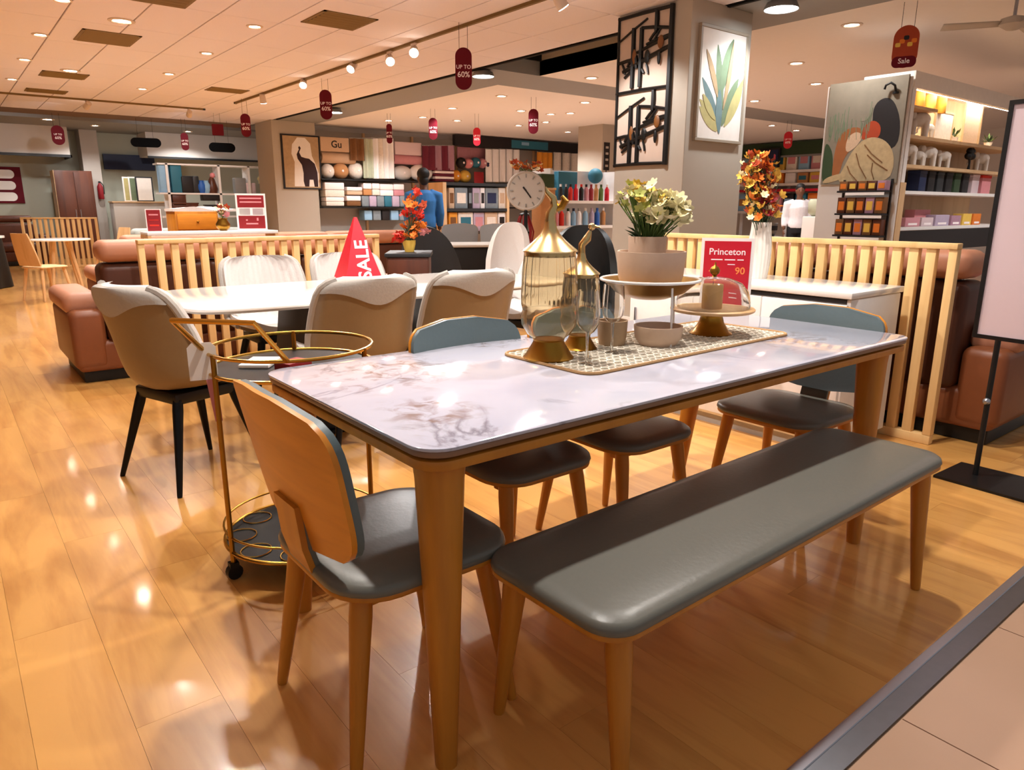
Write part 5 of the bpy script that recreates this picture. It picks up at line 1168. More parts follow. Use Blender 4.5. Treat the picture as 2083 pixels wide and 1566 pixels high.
part('board', 'ink_dark', hdr, ('box', (0, -.02, 0), (lh, .1, .27)), smooth=0); part('screen', 'teal_blue', hdr, ('box', (lh * .42, -.026, .03), (lh * .72, -.02, .24)), smooth=0); part('pale_patch', 'sky_blue', hdr, ('box', (lh * .5, -.03, .12), (lh * .56, -.026, .2)), smooth=0)  # dark board, teal panel and a paler blue patch
mat('mauve', '#a98092', 0.8, var=.1); mat('rose', '#c98a94', 0.8, var=.1); mat('maroon_cloth', '#6e2438', 0.85, var=.15, scale=20); mat('beige_towel', '#cdb094', 0.95, var=.12, scale=60, bump=.3); mat('tan_towel', '#c08a5a', 0.95, var=.12, scale=60, bump=.3)
mat('cream_pattern', '#e6ddd2', 0.9, var=.2, scale=25); mat('sage_curtain', '#b9bfa8', 0.9, var=.12, scale=20); mat('white_curtain', '#f1eff0', 0.9, var=.05, scale=12); mat('slate_pack', '#7f8a92', 0.5, var=.2, scale=18); mat('lilac_pack', '#b7a6bd', 0.5, var=.15, scale=18); mat('brown_cloth', '#7a5331', 0.9, var=.2, scale=18)
mat('orange_cloth', '#e59a35', 0.85, var=.12, scale=18)
def roll(label, px0, py0, px1, py1, m_, ydep=.1, zf=None, group='towel wall cushions', cat='towel'):
    x0, x1, z0, z1 = yrect(px0, py0, px1, py1, YT + ydep); r = (z1 - z0) / 2; zc = (z0 + z1) / 2 if zf is None else zf + r
    t = thing('rolled_towel', label, cat, (x0, YT + ydep + r, zc), group=group); L_ = x1 - x0
    part('roll', m_, t, ('tube', [(0, 0, 0), (.02, 0, 0), (L_ - .02, 0, 0), (L_, 0, 0)], [r * .9, r, r, r * .9], 18))
    MB().tube([(-.002, r * .1 * k * math.cos(k), r * .1 * k * math.sin(k)) for k in range(9)], .008, n=5).build('spiral', 'ink_white', t); return t
def puff(label, px0, py0, px1, py1, m_, name='round_cushion', ydep=.12, zf=None, cat='cushion', group='towel wall cushions'):
    x0, x1, z0, z1 = yrect(px0, py0, px1, py1, YT + ydep); rx, rz_ = (x1 - x0) / 2, (z1 - z0) / 2; zc = (z0 + z1) / 2 if zf is None else zf + rz_
    t = thing(name, label, cat, ((x0 + x1) / 2, YT + ydep + .12, zc), group=group)
    part('body', m_, t, ('ball', (0, 0, 0), (rx, .14, rz_), 16, 10)); part('button', 'ink_white', t, ('ball', (0, -.138, 0), (.03, .012, .03), 8, 5))
def curtain(label, px0, py0, px1, py1, m_, ydep=.05, waves=3, group='hanging curtain panels'):
    x0, x1, z0, z1 = yrect(px0, py0, px1, py1, YT + ydep); w_ = x1 - x0
    t = thing('curtain_panel', label, 'curtain', (x0, YT + ydep, z0), group=group)
    f = lambda o_: (lambda u, v: (u * w_, .045 * math.sin(2 * PI * waves * u) * (1 - .3 * v) + o_, v * (z1 - z0)))
    MB().sheet(f(0), f(.012), 8 * waves + 1, 3).build('cloth', m_, t, smooth=70)
    part('rod', 'grey_paint', t, ('tube', [(-.01, .006, z1 - z0 + .01), (w_ + .01, .006, z1 - z0 + .01)], .012, 8))
def folded(label, px0, py0, px1, py1, m_, n_=3, ydep=.08, zf=None, group='folded linen on the towel wall', m2='ink_white'):
    x0, x1, z0, z1 = yrect(px0, py0, px1, py1, YT + ydep); z0 = z0 if zf is None else zf; h = (z1 - z0) / n_
    t = thing('linen_pack', label, 'linen', ((x0 + x1) / 2, YT + ydep, z0), group=group)
    for k in range(n_): part('fold', m_ if k % 2 == 0 else m2, t, ('box', ((x0 - x1) / 2, 0, k * h), ((x1 - x0) / 2, .3, (k + 1) * h - .006)), bevel=min(.02, h * .3), seg=2)
    return t
zs = z_sh + .006; zl = z_lo + .006
gu = thing('brand_header', 'pinkish header board with dark handwritten letters above the towels', 'sign', (PYY(655, 308, YT).x, YT + .05, PYY(680, 308, YT).z)); lw, lh2 = PYY(712, 300, YT).x - gu.location.x, PYY(680, 279, YT).z - gu.location.z
part('board', 'beige_towel', gu, ('box', (0, 0, 0), (lw, .05, lh2)), bevel=.006); text('Gu', lh2 * .7, 'ink_dark', gu, frame4(Vector((lw * .55, -.002, lh2 * .5)), X, Z), bold=.004)
curtain('brown hanging cloth beside the handwritten header', 713, 283, 740, 326, 'brown_cloth', waves=2)
roll('long rolled beige towel under the handwritten header', 657, 309, 725, 331, 'beige_towel')
for (a, b_, c_, d_, m_, lab) in [(658, 333, 683, 363, 'cream_pattern', 'patterned cream cushion at the left end of the towel shelf'), (682, 331, 712, 363, 'tan_towel', 'tan cushion between two patterned ones'), (713, 330, 745, 364, 'cream_pattern', 'flower patterned cushion left of the sage curtain')]: puff(lab, a, b_, c_, d_, m_, zf=zs)
curtain('sage green curtain panel at the left of the white ones', 740, 283, 758, 362, 'sage_curtain', waves=2)
for k in range(4): curtain('white curtain panel, %s from the sage one' % ordn[k].replace('nearest', 'first'), 759 + 10.5 * k, 282, 768.5 + 10.5 * k, 363, ('white_curtain', 'cream_pattern', 'white_curtain', 'white_curtain')[k], waves=1)
good('wrapped_box', 'pale pink wrapped box above the pink bolsters', 'box', 804, 291, 858, 314, YT + .1, 'ink_white' if False else 'poster_lilac', .3, 'folded linen on the towel wall', .02)
roll('long rose bolster under the pale pink box', 804, 316, 868, 333, 'rose'); puff('white pillow left of the man in blue', 803, 336, 842, 366, 'white_fabric', 'white_pillow', zf=zs); puff('large white pillow behind the head of the man in blue', 838, 333, 884, 367, 'white_curtain', 'white_pillow', .1, zf=zs)
for k in range(5): curtain('maroon curtain panel, %s from the pink box' % ordn[k].replace('nearest', 'first'), 860 + 13 * k, 297, 872 + 13 * k, 346, ('maroon_cloth', 'maroon_cloth', 'mauve', 'maroon_cloth', 'mauve')[k], waves=1)
folded('stack of maroon and white striped linen on the towel shelf', 886, 342, 924, 369, 'maroon_cloth', 5, zf=zs)
good('pink_header', 'rose pink header board above the balloon cushions', 'sign', 931, 302, 990, 322, YT + .3, 'rose', .05, None, .006)
for k, (a, b_, c_, d_, m_, lab) in enumerate([(934, 320, 952, 342, 'ink_dark', 'black ball cushion at the left of the ball row'), (950, 322, 966, 342, 'petal_pink', 'pink ball cushion next to the black one'), (963, 320, 982, 341, 'teal_blue', 'teal ball cushion in the ball row'), (979, 322, 994, 342, 'rose', 'rose ball cushion next to the teal one'), (990, 326, 1002, 344, 'navy', 'navy ball cushion ending the ball row')]): puff(lab, a, b_, c_, d_, m_, 'ball_cushion', .05)
puff('orange cushion under the ball cushions', 921, 345, 942, 370, 'orange_cloth', zf=zs); puff('yellow cushion under the ball cushions', 939, 345, 962, 370, 'petal_yellow', zf=zs)
good('red_tag', 'red price tag hanging below the ball cushions', 'tag', 965, 350, 984, 384, YT - .05, 'red_dark', .02, None, .003)
for k in range(5): curtain('bright white curtain panel, %s right of the ball cushions' % ordn[k].replace('nearest', 'first'), 988 + 14 * k, 304, 1001 + 14 * k, 370, 'white_curtain', waves=1)
curtain('orange curtain panel right of the clock garland', 1092, 311, 1124, 346, 'orange_cloth', waves=3)
for k in range(3): curtain('cream patterned curtain panel above the bottles, %s one' % ordn[k].replace('nearest', 'first'), 1126 + 18 * k, 308, 1142 + 18 * k, 350, 'cream_pattern', waves=1)
# middle and lower rows of packs
mid = [(662, 371, 700, 400, 'cream_pattern', 'patterned bedsheet pack'), (706, 380, 737, 396, 'beige_towel', 'beige linen pack'), (740, 372, 756, 397, 'tan_towel', 'tan linen pack'), (758, 372, 772, 397, 'cream_pattern', 'cream linen pack'), (774, 374, 800, 398, 'white_curtain', 'white linen pack'), (802, 374, 822, 398, 'rose', 'rose linen pack'), (664, 400.5, 700, 419, 'cream_pattern', 'flat patterned bedding bale'), (706, 398, 734, 419, 'brown_cloth', 'flat brown bedding bale')]
for k, (a, b_, c_, d_, m_, lab) in enumerate(mid): folded('%s, number %s along the middle towel shelf' % (lab, ['one', 'two', 'three', 'four', 'five', 'six', 'seven', 'eight'][k]) if False else lab + ' on the towel wall beside the %s' % ('rear pillar', 'patterned pack', 'beige pack', 'tan pack', 'cream pack', 'flowers', 'elephant picture', 'slate packs')[k], a, b_, c_, d_, m_, 2, .05)
for k in range(6): folded('slate blue sheet pack standing on the lower towel shelf, %s from the left' % ordn[k].replace('nearest', 'first'), 737 + 15.5 * k, 398, 750.5 + 15.5 * k, 420, ('slate_pack', 'lilac_pack', 'slate_pack')[k % 3] if k != 3 else 'teal_blue', 1, .05, zl)
for k in range(5): folded('blue grey sheet pack under the lower towel shelf, %s from the left' % ordn[k].replace('nearest', 'first'), 742 + 18 * k, 427, 757 + 18 * k, 448, ('sky_blue', 'slate_pack', 'ink_dark', 'sky_blue', 'slate_pack')[k], 1, .1)

# ================================================================ gondola of boxed sets right of the man in blue
tG = 12.0
g0, g1 = PT(905, 440, tG), PT(1034, 440, tG); gdir = Vector((1, 0, 0)); Yg = g0.y; xg0, xg1 = PYY(902, 440, Yg).x, PYY(1036, 440, Yg).x
gz = [PYY(960, y, Yg).z for y in (372, 424, 470)]
gn = thing('display_gondola', 'wooden gondola of boxed sets beside the man in blue', 'shelf', (xg0, Yg, 0)); LG = xg1 - xg0
part('end_panel', 'shelf_wood', gn, ('box', (0, 0, 0), (.07, .45, gz[0]))); part('end_panel', 'shelf_wood', gn, ('box', (LG - .05, 0, 0), (LG, .45, gz[0]))); part('back_panel', 'wall_grey', gn, ('box', (.07, .42, 0), (LG - .05, .45, gz[0])))
for z in gz: part('shelf_board', 'charcoal', gn, ('box', (.07, 0, z - .05), (LG - .05, .42, z)))
part('shelf_board', 'charcoal', gn, ('box', (.07, 0, .1), (LG - .05, .42, .14)))
def pack(label, a, b_, c_, d_, Yp, m_, m2, zf, group='boxed sets on the gondola', tilt=0.0):
    x0, x1, z0, z1 = yrect(a, b_, c_, d_, Yp); z0 = zf
    t = thing('boxed_set', label, 'box', ((x0 + x1) / 2, Yp, z0), group=group)
    part('box', m_, t, ('box', ((x0 - x1) / 2, 0, 0), ((x1 - x0) / 2, .18, z1 - z0)), bevel=.006); part('label_panel', m2, t, ('box', ((x0 - x1) * .35, -.003, (z1 - z0) * .25), ((x1 - x0) * .35, 0, (z1 - z0) * .75)), smooth=0)
for k, (a, c_, m_, m2) in enumerate([(914, 924, 'beige_towel', 'brown_cloth'), (926, 951, 'slate_pack', 'cream_pattern'), (953, 960, 'ink_dark', 'slate_pack'), (962, 976, 'lilac_pack', 'grey_paint'), (978, 986, 'white_curtain', 'ink_dark'), (988, 1013, 'slate_pack', 'navy'), (1015, 1028, 'cream_pattern', 'beige_towel')]):
    pack('boxed set on the upper gondola shelf, %s from the wooden end' % ['first', 'second', 'third', 'fourth', 'fifth', 'sixth', 'seventh'][k], a, 382, c_, 420, Yg + .05, m_, m2, gz[1] + .001)
for k, (a, c_, m_, m2) in enumerate([(914, 930, 'orange_cloth', 'brown_cloth'), (933, 962, 'cream_pattern', 'teal_blue'), (964, 985, 'lilac_pack', 'rose'), (987, 1012, 'beige_towel', 'cream_pattern'), (1014, 1028, 'white_curtain', 'ink_dark')]):
    pack('boxed set on the lower gondola shelf, %s from the wooden end' % ordn[k].replace('nearest', 'first'), a, 432, c_, 467, Yg + .05, m_, m2, gz[2] + .001)

# ================================================================ bottle shelf left of the front pillar
tB = 10.2; Yb = PT(1180, 430, tB).y
xb0, xb1 = PYY(1118, 440, Yb).x, PYY(1262, 440, Yb).x; bz = [PYY(1180, y, Yb).z for y in (345, 408, 459)]
bs2 = thing('bottle_shelf', 'white shelf of coloured bottles left of the front pillar', 'shelf', (xb0, Yb, 0)); LB = xb1 - xb0
for z in bz[1:]: part('shelf_board', 'white_paint', bs2, ('box', (0, 0, z - .04), (LB, .35, z)))
part('shelf_board', 'white_paint', bs2, ('box', (0, 0, .1), (LB, .35, .14))); part('back_panel', 'white_paint', bs2, ('box', (0, .35, 0), (LB, .38, bz[0])))
for x in (0, LB - .04): part('upright', 'white_paint', bs2, ('box', (x, 0, 0), (x + .04, .35, bz[0])))
def bottle(label, px, py, hpx, wpx, m_, cap, zf, Yp, group='bottles on the white shelf'):
    k = (PYY(px, py, Yp) - CAM).dot(FWD) / F_PX; h, r = hpx * k, wpx * k / 2; q = PYY(px, py, Yp)
    t = thing('bottle', label, 'bottle', (q.x, Yp, zf), group=group)
    part('body', m_, t, ('lathe', [(r * .95, 0), (r, .01), (r, h * .68), (r * .5, h * .8), (r * .45, h * .84)], (0, 0, 0), 14), smooth=50); part('cap', cap, t, ('lathe', [(r * .5, h * .84), (r * .5, h), (0, h)], (0, 0, 0), 12), smooth=40)
up = [(1140, 'black', 'white_paint', 'black bottle at the left of the upper bottle shelf'), (1151, 'ink_dark', 'chrome', 'dark bottle with a silver cap'), (1160, 'petal_red', 'black', 'red bottle with a black cap'), (1171, 'red_print', 'red_print', 'bright red bottle in the middle of the upper bottle shelf'), (1182, 'black', 'petal_red', 'black bottle with a red cap'), (1192, 'rose', 'black', 'pink bottle with a black cap'), (1202, 'red_dark', 'red_dark', 'dark red bottle on the upper bottle shelf'), (1212, 'tan_towel', 'tan_towel', 'tan bottle on the upper bottle shelf'), (1222, 'leaf_green', 'leaf_dark', 'green bottle on the upper bottle shelf'), (1234, 'red_print', 'ink_white', 'red bottle with a white cap by the pillar')]
for px, m_, c_, lab in up: bottle(lab, px, 405, 32, 9.5, m_, c_, bz[1] + .001, Yb + .1)
lo_ = [(1131, 'petal_pink', 'tan_towel', 'peach bottle at the left of the lower bottle shelf'), (1142, 'petal_red', 'rose', 'coral bottle on the lower bottle shelf'), (1155, 'white_curtain', 'leaf_dark', 'white bottle with a green cap'), (1166, 'sky_blue', 'navy', 'pale blue bottle with a navy cap'), (1177, 'white_curtain', 'grey_paint', 'white bottle with a grey cap'), (1190, 'sky_blue', 'white_paint', 'sky blue bottle with a white cap'), (1203, 'lilac_pack', 'lilac_pack', 'lilac bottle on the lower bottle shelf'), (1214, 'blue', 'blue', 'deep blue bottle on the lower bottle shelf'), (1226, 'tan_towel', 'white_paint', 'tan bottle on the lower bottle shelf by the pillar')]
for px, m_, c_, lab in lo_: bottle(lab, px, 456, 34, 10.5, m_, c_, bz[2] + .001, Yb + .1)
good('blue_carton', 'blue carton behind the red bottles', 'box', 1136, 350, 1175, 384, Yb + .22, 'teal_blue', .1, None, .006, bz[1] + .001)
q = PYY(1213, 358, Yb + .2); tl_ = thing('teal_lamp', 'round teal globe on a slim foot among the bottles', 'lamp', (q.x, Yb + .22, bz[1] + .001)); rr_ = .11; part('globe', 'teal_blue', tl_, ('ball', (0, 0, q.z - bz[1]), rr_, 18, 12)); part('foot', 'white_paint', tl_, ('tube', [(0, 0, 0), (0, 0, q.z - bz[1] - rr_ * .9)], .012, 8), ('lathe', [(.05, 0), (.05, .01), (0.01, .012)], (0, 0, 0), 14))
good('dark_carton', 'dark olive carton left of the bottle shelf', 'box', 1102, 354, 1128, 382, Yb - .1, 'leaf_dark', .2, None, .006, None)['label'] = 'dark olive carton on the tan pedestal beside the bottles'
x0, x1, z0, z1 = yrect(1100, 382, 1130, 470, Yb - .1)
pd = thing('tan_pedestal', 'tan display pedestal beside the bottle shelf', 'pedestal', ((x0 + x1) / 2, Yb, 0)); part('column', 'tan_towel', pd, ('box', ((x0 - x1) / 2, -.1, .04), ((x1 - x0) / 2, .1, z1 - .03)), bevel=.006); part('top', 'shelf_wood', pd, ('box', ((x0 - x1) / 2 - .01, -.11, z1 - .03), ((x1 - x0) / 2 + .01, .11, z1 - .001)), bevel=.004); part('base', 'charcoal', pd, ('box', ((x0 - x1) / 2 - .01, -.11, 0), ((x1 - x0) / 2 + .01, .11, .04)))
# black strip sign on the pale store pillar
x0, x1, z0, z1 = yrect(1228, 290, 1241, 346, 11.4)
bsn = thing('strip_sign', 'narrow black upright sign with white marks left of the bird panel', 'sign', ((x0 + x1) / 2, 11.4, z0)); part('board', 'ink_dark', bsn, ('box', ((x0 - x1) / 2, 0, 0), ((x1 - x0) / 2, .02, z1 - z0))); part('post', 'charcoal', bsn, ('tube', [(0, .01, -z0), (0, .01, 0)], .012, 8))
for k in range(4): part('mark', 'grey_fabric', bsn, ('box', ((x0 - x1) * .25, -.003, (.12 + .22 * k) * (z1 - z0)), ((x1 - x0) * .25, 0, (.2 + .22 * k) * (z1 - z0))), smooth=0)

# ================================================================ gift shelving at the right
YS = 3.66
XS = PYY(1838, 300, YS).x; X1 = XS + 3.4
zt4 = PYY(1850, 142, YS).z
mat('added_shelf_glow', '#ffffff', 0.5, emit=((1, .93, .82), 22.0))  # emission for the strip added to the gift shelving
gs = thing('gift_shelving', 'tall pale gift shelving at the right behind the divider', 'shelf', (XS, YS, 0)); LS = X1 - XS
zq = lambda y, px=1850: PYY(px, y, YS).z
vz = zq(178)
part('valance', 'paper_white', gs, ('box', (-.02, -.04, vz), (LS, .02, zt4)), bevel=.004); part('top_board', 'paper_white', gs, ('box', (-.02, .02, zt4 - .04), (LS, .5, zt4)))
zw = zq(372)
part('added_strip_light', 'added_shelf_glow', gs, ('box', (.1, .03, vz + .01), (LS - .1, .06, vz + .025)), smooth=0)  # unseen glowing strip added under the valance to brighten the shelves
part('upright', 'white_paint', gs, ('box', (-.02, -.03, zw), (.06, .5, vz))); part('wood_upright', 'shelf_wood', gs, ('box', (-.02, -.03, 0), (.11, .5, zw)))
part('back_panel', 'shelf_wood', gs, ('box', (.06, .5, 0), (LS, .53, zt4 - .04)))
SZ = {k: zq(y) for k, y in (('b', 273), ('c', 334), ('d', 388), ('e', 462))}
part('shelf_board', 'shelf_wood', gs, ('box', (.06, 0, zq(211) - .03), (.72, .5, zq(211))))
for k, z in SZ.items(): part('shelf_board', 'shelf_wood' if k in 'bc' else 'white_paint', gs, ('box', (.06, 0, z - .035), (LS, .5, z)))
part('kick_board', 'ink_dark', gs, ('box', (.11, -.02, SZ['e'] - .28), (LS, .02, SZ['e'] - .04)))
def gx(px, py): return PYY(px, py, YS + .12).x
for k, (px, m_, lab) in enumerate([(1853, 'poster_lilac', 'pale jar candle at the left end of the top gift shelf'), (1873, 'petal_orange', 'tall orange jar candle on the top gift shelf'), (1897, 'petal_yellow', 'yellow jar candle on the top gift shelf'), (1919, 'orange_cloth', 'amber jar candle at the right end of the top gift shelf')]):
    t = thing('jar_candle', lab, 'candle', (gx(px, 205), YS + .14, zq(211) + .001), group='jar candles on the top gift shelf'); hh_ = .2 - .012 * k
    part('jar', m_, t, ('lathe', [(.055, 0), (.058, .005), (.058, hh_), (.05, hh_), (.05, hh_ - .02), (0, hh_ - .02)], (0, 0, 0), 18), smooth=50); part('lid', 'tan_towel', t, ('lathe', [(.06, hh_), (.06, hh_ + .025), (.01, hh_ + .03), (.015, hh_ + .045), (0, hh_ + .05)], (0, 0, 0), 18), smooth=50)
def elephant(label, px, z, s, m_='paper_white', gap=.14):
    t = thing('white_elephant', label, 'figurine', (gx(px, 260), YS + gap, z + .001), -.9, 'white figurines on the gift shelves')
    mb = MB(); mb.ball((0, 0, .55 * s), (.32 * s, .2 * s, .22 * s), 12, 8); mb.ball((-.3 * s, 0, .68 * s), (.14 * s, .13 * s, .15 * s), 10, 8); mb.tube([(-.4 * s, 0, .66 * s), (-.5 * s, 0, .5 * s), (-.5 * s, 0, .35 * s), (-.56 * s, 0, .3 * s)], [.07 * s, .055 * s, .045 * s, .03 * s], n=8)
    for sx in (-.18, .18):
        for sy in (-.1, .1): mb.tube([(sx * s, sy * s, .5 * s), (sx * s, sy * s, 0)], [.09 * s, .08 * s], n=8)
    o = mb.build('body', m_, t, smooth=0); md = o.modifiers.new('skin', 'REMESH'); md.mode = 'VOXEL'; md.voxel_size = .02 * s * 1.2; md.use_smooth_shade = True
    for sy in (-1, 1): part('ear', m_, t, ('ball', (-.24 * s, sy * .15 * s, .68 * s), (.1 * s, .03 * s, .13 * s), 10, 6))
elephant('white elephant figurine at the left of the second gift shelf', 1873, SZ['b'], .36); elephant('white elephant figurine at the left of the third gift shelf', 1858, SZ['c'], .3); elephant('white elephant figurine in the middle of the third gift shelf', 1900, SZ['c'], .3)
elephant('white elephant figurine right of the black tree ornament', 2010, SZ['c'], .3)
elephant('white elephant figurine right of the first on the third gift shelf', 1880, SZ['c'], .22); elephant('small white elephant figurine left of the black tree ornament', 1932, SZ['c'], .26); elephant('small white elephant figurine beside the square frame', 1892, SZ['b'], .22)
def gframe(label, px0, px1, py0, z, m_, mf='shelf_wood'):
    a, b_ = gx(px0, 250), gx(px1, 250); h = PYY(px0, py0, YS + .12).z - z
    t = thing('photo_frame', label, 'frame', (a, YS + .14, z + .001), group='frames on the gift shelves'); w_ = b_ - a
    for (p0, p1) in (((0, 0, 0), (w_, .02, .02)), ((0, 0, h - .02), (w_, .02, h)), ((0, 0, .02), (.02, .02, h - .02)), ((w_ - .02, 0, .02), (w_, .02, h - .02))): part('border', mf, t, ('box', p0, p1), smooth=0)
    part('print', m_, t, ('box', (.02, .006, .02), (w_ - .02, .014, h - .02)), smooth=0)
gframe('square photo frame between elephant and plant', 1906, 1944, 222, SZ['b'], 'cream_pattern'); gframe('tall pinkish frame between the two plants', 1966, 1999, 202, SZ['b'], 'beige_towel')
def plant(label, px, z, h, r):
    t = thing('small_plant', label, 'plant', (gx(px, 260), YS + .16, z + .001), group='plants on the gift shelf')
    part('pot', 'paper_white', t, ('lathe', [(.035, 0), (.05, .07), (.044, .07), (.03, .01), (0, .01)], (0, 0, 0), 16), smooth=50); rn_ = random.Random(px)
    for k in range(22):
        a, e = rn_.uniform(0, 2 * PI), rn_.uniform(.2, 1.4); d = Vector((math.cos(a) * math.cos(e), math.sin(a) * math.cos(e), math.sin(e))); s_ = d.cross(Vector(Z)).normalized() * .014; b0 = Vector((0, 0, .06)) + d * rn_.uniform(0, h * .4); tip = b0 + d * r
        MB().add([b0, b0.lerp(tip, .5) + s_, tip, b0.lerp(tip, .5) - s_], [(0, 1, 2, 3)]).build('leaf', 'leaf_green' if k % 2 else 'leaf_dark', t, smooth=0, fix=False)
plant('small green plant right of the square frame', 1951, SZ['b'], .14, .09); plant('small green plant right of the tall frame', 2022, SZ['b'], .12, .1)
t = thing('tree_ornament', 'black tree-shaped ornament on the third gift shelf', 'ornament', (gx(1968, 330), YS + .1, SZ['c'] + .001)); part('trunk', 'black', t, ('tube', [(0, 0, 0), (.01, 0, .07), (-.005, 0, .14)], [.02, .012, .016], 8), ('lathe', [(.05, 0), (.05, .01), (.0, .012)], (0, 0, 0), 14))
for (a, b_, r) in ((0, .19, .07), (-.06, .17, .055), (.06, .17, .055), (.03, .23, .05), (-.03, .23, .05)): part('foliage', 'black', t, ('ball', (a, 0, b_), (r, .04, r * .8), 12, 8))
for k, (px, m_, w_, lab) in enumerate([(1872, 'navy', 14, 'dark blue box at the left of the fourth gift shelf'), (1890, 'ink_dark', 13, 'black box beside the dark blue one'), (1908, 'charcoal', 13, 'charcoal box on the fourth gift shelf'), (1926, 'ink_dark', 13, 'black box in the middle of the fourth gift shelf'), (1943, 'leaf_dark', 12, 'dark green box on the fourth gift shelf'), (1960, 'ink_dark', 12, 'black box under the tree ornament'), (1980, 'poster_lilac', 14, 'pale pink box beside the black boxes'), (2002, 'petal_pink', 18, 'pink box with a red band near the poster stand')]):
    a, b_ = gx(px - w_ / 2, 380), gx(px + w_ / 2, 380); t = thing('gift_box', lab, 'box', ((a + b_) / 2, YS + .1, SZ['d'] + .001), group='boxes on the fourth gift shelf'); part('box', m_, t, ('box', ((a - b_) / 2, 0, 0), ((b_ - a) / 2, .14, .20)), bevel=.004); part('lid', m_ if k != 7 else 'petal_red', t, ('box', ((a - b_) / 2 - .003, -.003, .20), ((b_ - a) / 2 + .003, .143, .235)), bevel=.004)
for k, (px, m_, w_, h, lab) in enumerate([(1858, 'rose', 30, .1, 'pink carton at the left of the lowest gift shelf'), (1888, 'poster_lilac', 24, .1, 'pale carton next to the pink one'), (1876, 'petal_pink', 32, .19, 'raised pink carton on the lowest gift shelf'), (1918, 'lilac_pack', 28, .13, 'lilac carton on the lowest gift shelf'), (1946, 'mauve', 20, .12, 'mauve carton on the lowest gift shelf'), (1968, 'petal_yellow', 18, .14, 'yellow carton on the lowest gift shelf'), (1988, 'petal_orange', 16, .14, 'orange carton on the lowest gift shelf')]):
    dd = .24 if k == 2 else .08; a, b_ = PYY(px - w_ / 2, 440, YS + dd).x, PYY(px + w_ / 2, 440, YS + dd).x
    t = thing('gift_carton', lab, 'box', ((a + b_) / 2, YS + dd, SZ['e'] + .001), group='cartons on the lowest gift shelf'); part('carton', m_, t, ('box', ((a - b_) / 2 + .003, 0, 0), ((b_ - a) / 2 - .003, .12, h)), bevel=.004); part('label_panel', 'ink_white', t, ('box', ((a - b_) * .3, -.003, .015), ((b_ - a) * .3, 0, .04)), smooth=0)
# end of the gift shelving: canvas and brown packs, facing the table
XE = XS - .10
def xr(px0, py0, px1, py1, Xp): a, b_ = PXX(px0, py1, Xp), PXX(px1, py0, Xp); return a.y, b_.y, min(a.z, b_.z), max(a.z, b_.z)   # y at left, y at right
yl, yr, z0, z1 = xr(1690, 372, 1822, 172, XE)
ep = thing('shelf_end_panel', 'pale grey partition at the end of the gift shelving', 'partition', (XE + .03, (yl + yr) / 2, 0)); part('panel', 'wall_white', ep, ('box', (.0, -(yl - yr) / 2 - .02, 0), (.028, (yl - yr) / 2 + .04, zt4 - .06)), smooth=0); part('base', 'charcoal', ep, ('box', (-.01, -(yl - yr) / 2 - .02, 0), (.0, (yl - yr) / 2 + .04, .08)), smooth=0)
mat('canvas_grey', '#857d6e', 0.8, var=.15, scale=10); mat('skin_paint', '#9a5f36', 0.8, var=.15, scale=10); mat('cloth_paint', '#b9a37c', 0.8, var=.3, scale=18)
cv = thing('figure_canvas', 'large canvas of a draped seated figure at the end of the gift shelving', 'picture', (XE, yl, z0)); CW, CHh = yl - yr, z1 - z0
MB().box((0, -CW, 0), (.028, 0, CHh)).build('canvas', 'canvas_grey', cv, smooth=0)
def chaikin(p, n=2):
    for _ in range(n): p = [q for i in range(len(p)) for q in ((p[i][0] * .75 + p[(i + 1) % len(p)][0] * .25, p[i][1] * .75 + p[(i + 1) % len(p)][1] * .25), (p[i][0] * .25 + p[(i + 1) % len(p)][0] * .75, p[i][1] * .25 + p[(i + 1) % len(p)][1] * .75))]
    return p
def cpoly(pts, m_, k, name): pts = chaikin(pts); MB().prism([(a * CW, b_ * CHh) for a, b_ in pts], (-.0005 - .0008 * k, 0, 0), (0, -1, 0), Z, (-.0008, 0, 0)).build(name, m_, cv, smooth=0)
cpoly([(.0, .0), (.16, .02), (.14, .3), (.05, .42), (0, .4)], 'leaf_dark', 0, 'dark_foliage'); cpoly([(.6, .35), (.95, .3), (.98, .55), (.86, .78), (.72, .82), (.6, .74), (.62, .55)], 'ink_dark', 0, 'dark_hair')
cpoly([(.14, .02), (.24, .06), (.3, .3), (.5, .42), (.5, .55), (.3, .56), (.16, .45)], 'skin_paint', 1, 'arm_shape'); cpoly([(.48, .42), (.72, .42), (.74, .55), (.62, .62), (.5, .55)], 'petal_rust', 1, 'shoulder_shape'); cpoly([(.44, .6), (.58, .62), (.6, .78), (.5, .8), (.42, .7)], 'canvas_grey', 1, 'face_shape')
cpoly([(.2, .0), (.9, .0), (.96, .18), (.9, .34), (.75, .44), (.55, .45), (.4, .34), (.3, .16)], 'cloth_paint', 2, 'drapery')
rs = random.Random(4); gr = MB()
for k in range(34):
    a = rs.uniform(.04, .62); b_ = rs.uniform(.42, .52); gr.tube([(-.0012, -a * CW, b_ * CHh), (-.0012, -(a + rs.uniform(-.04, .04)) * CW, (b_ + rs.uniform(.1, .28)) * CHh)], .0035, n=4)
g3 = gr.build('reeds', 'w_green', cv); g3['kind'] = 'stuff'
cpoly([(.3, .3), (.44, .36), (.52, .47), (.42, .52), (.3, .46)], 'beige_towel', 2, 'lap_shape'); cpoly([(.02, .0), (.3, .05), (.4, .12), (.2, .1), (.05, .06)], 'cloth_paint', 3, 'cloth_train')
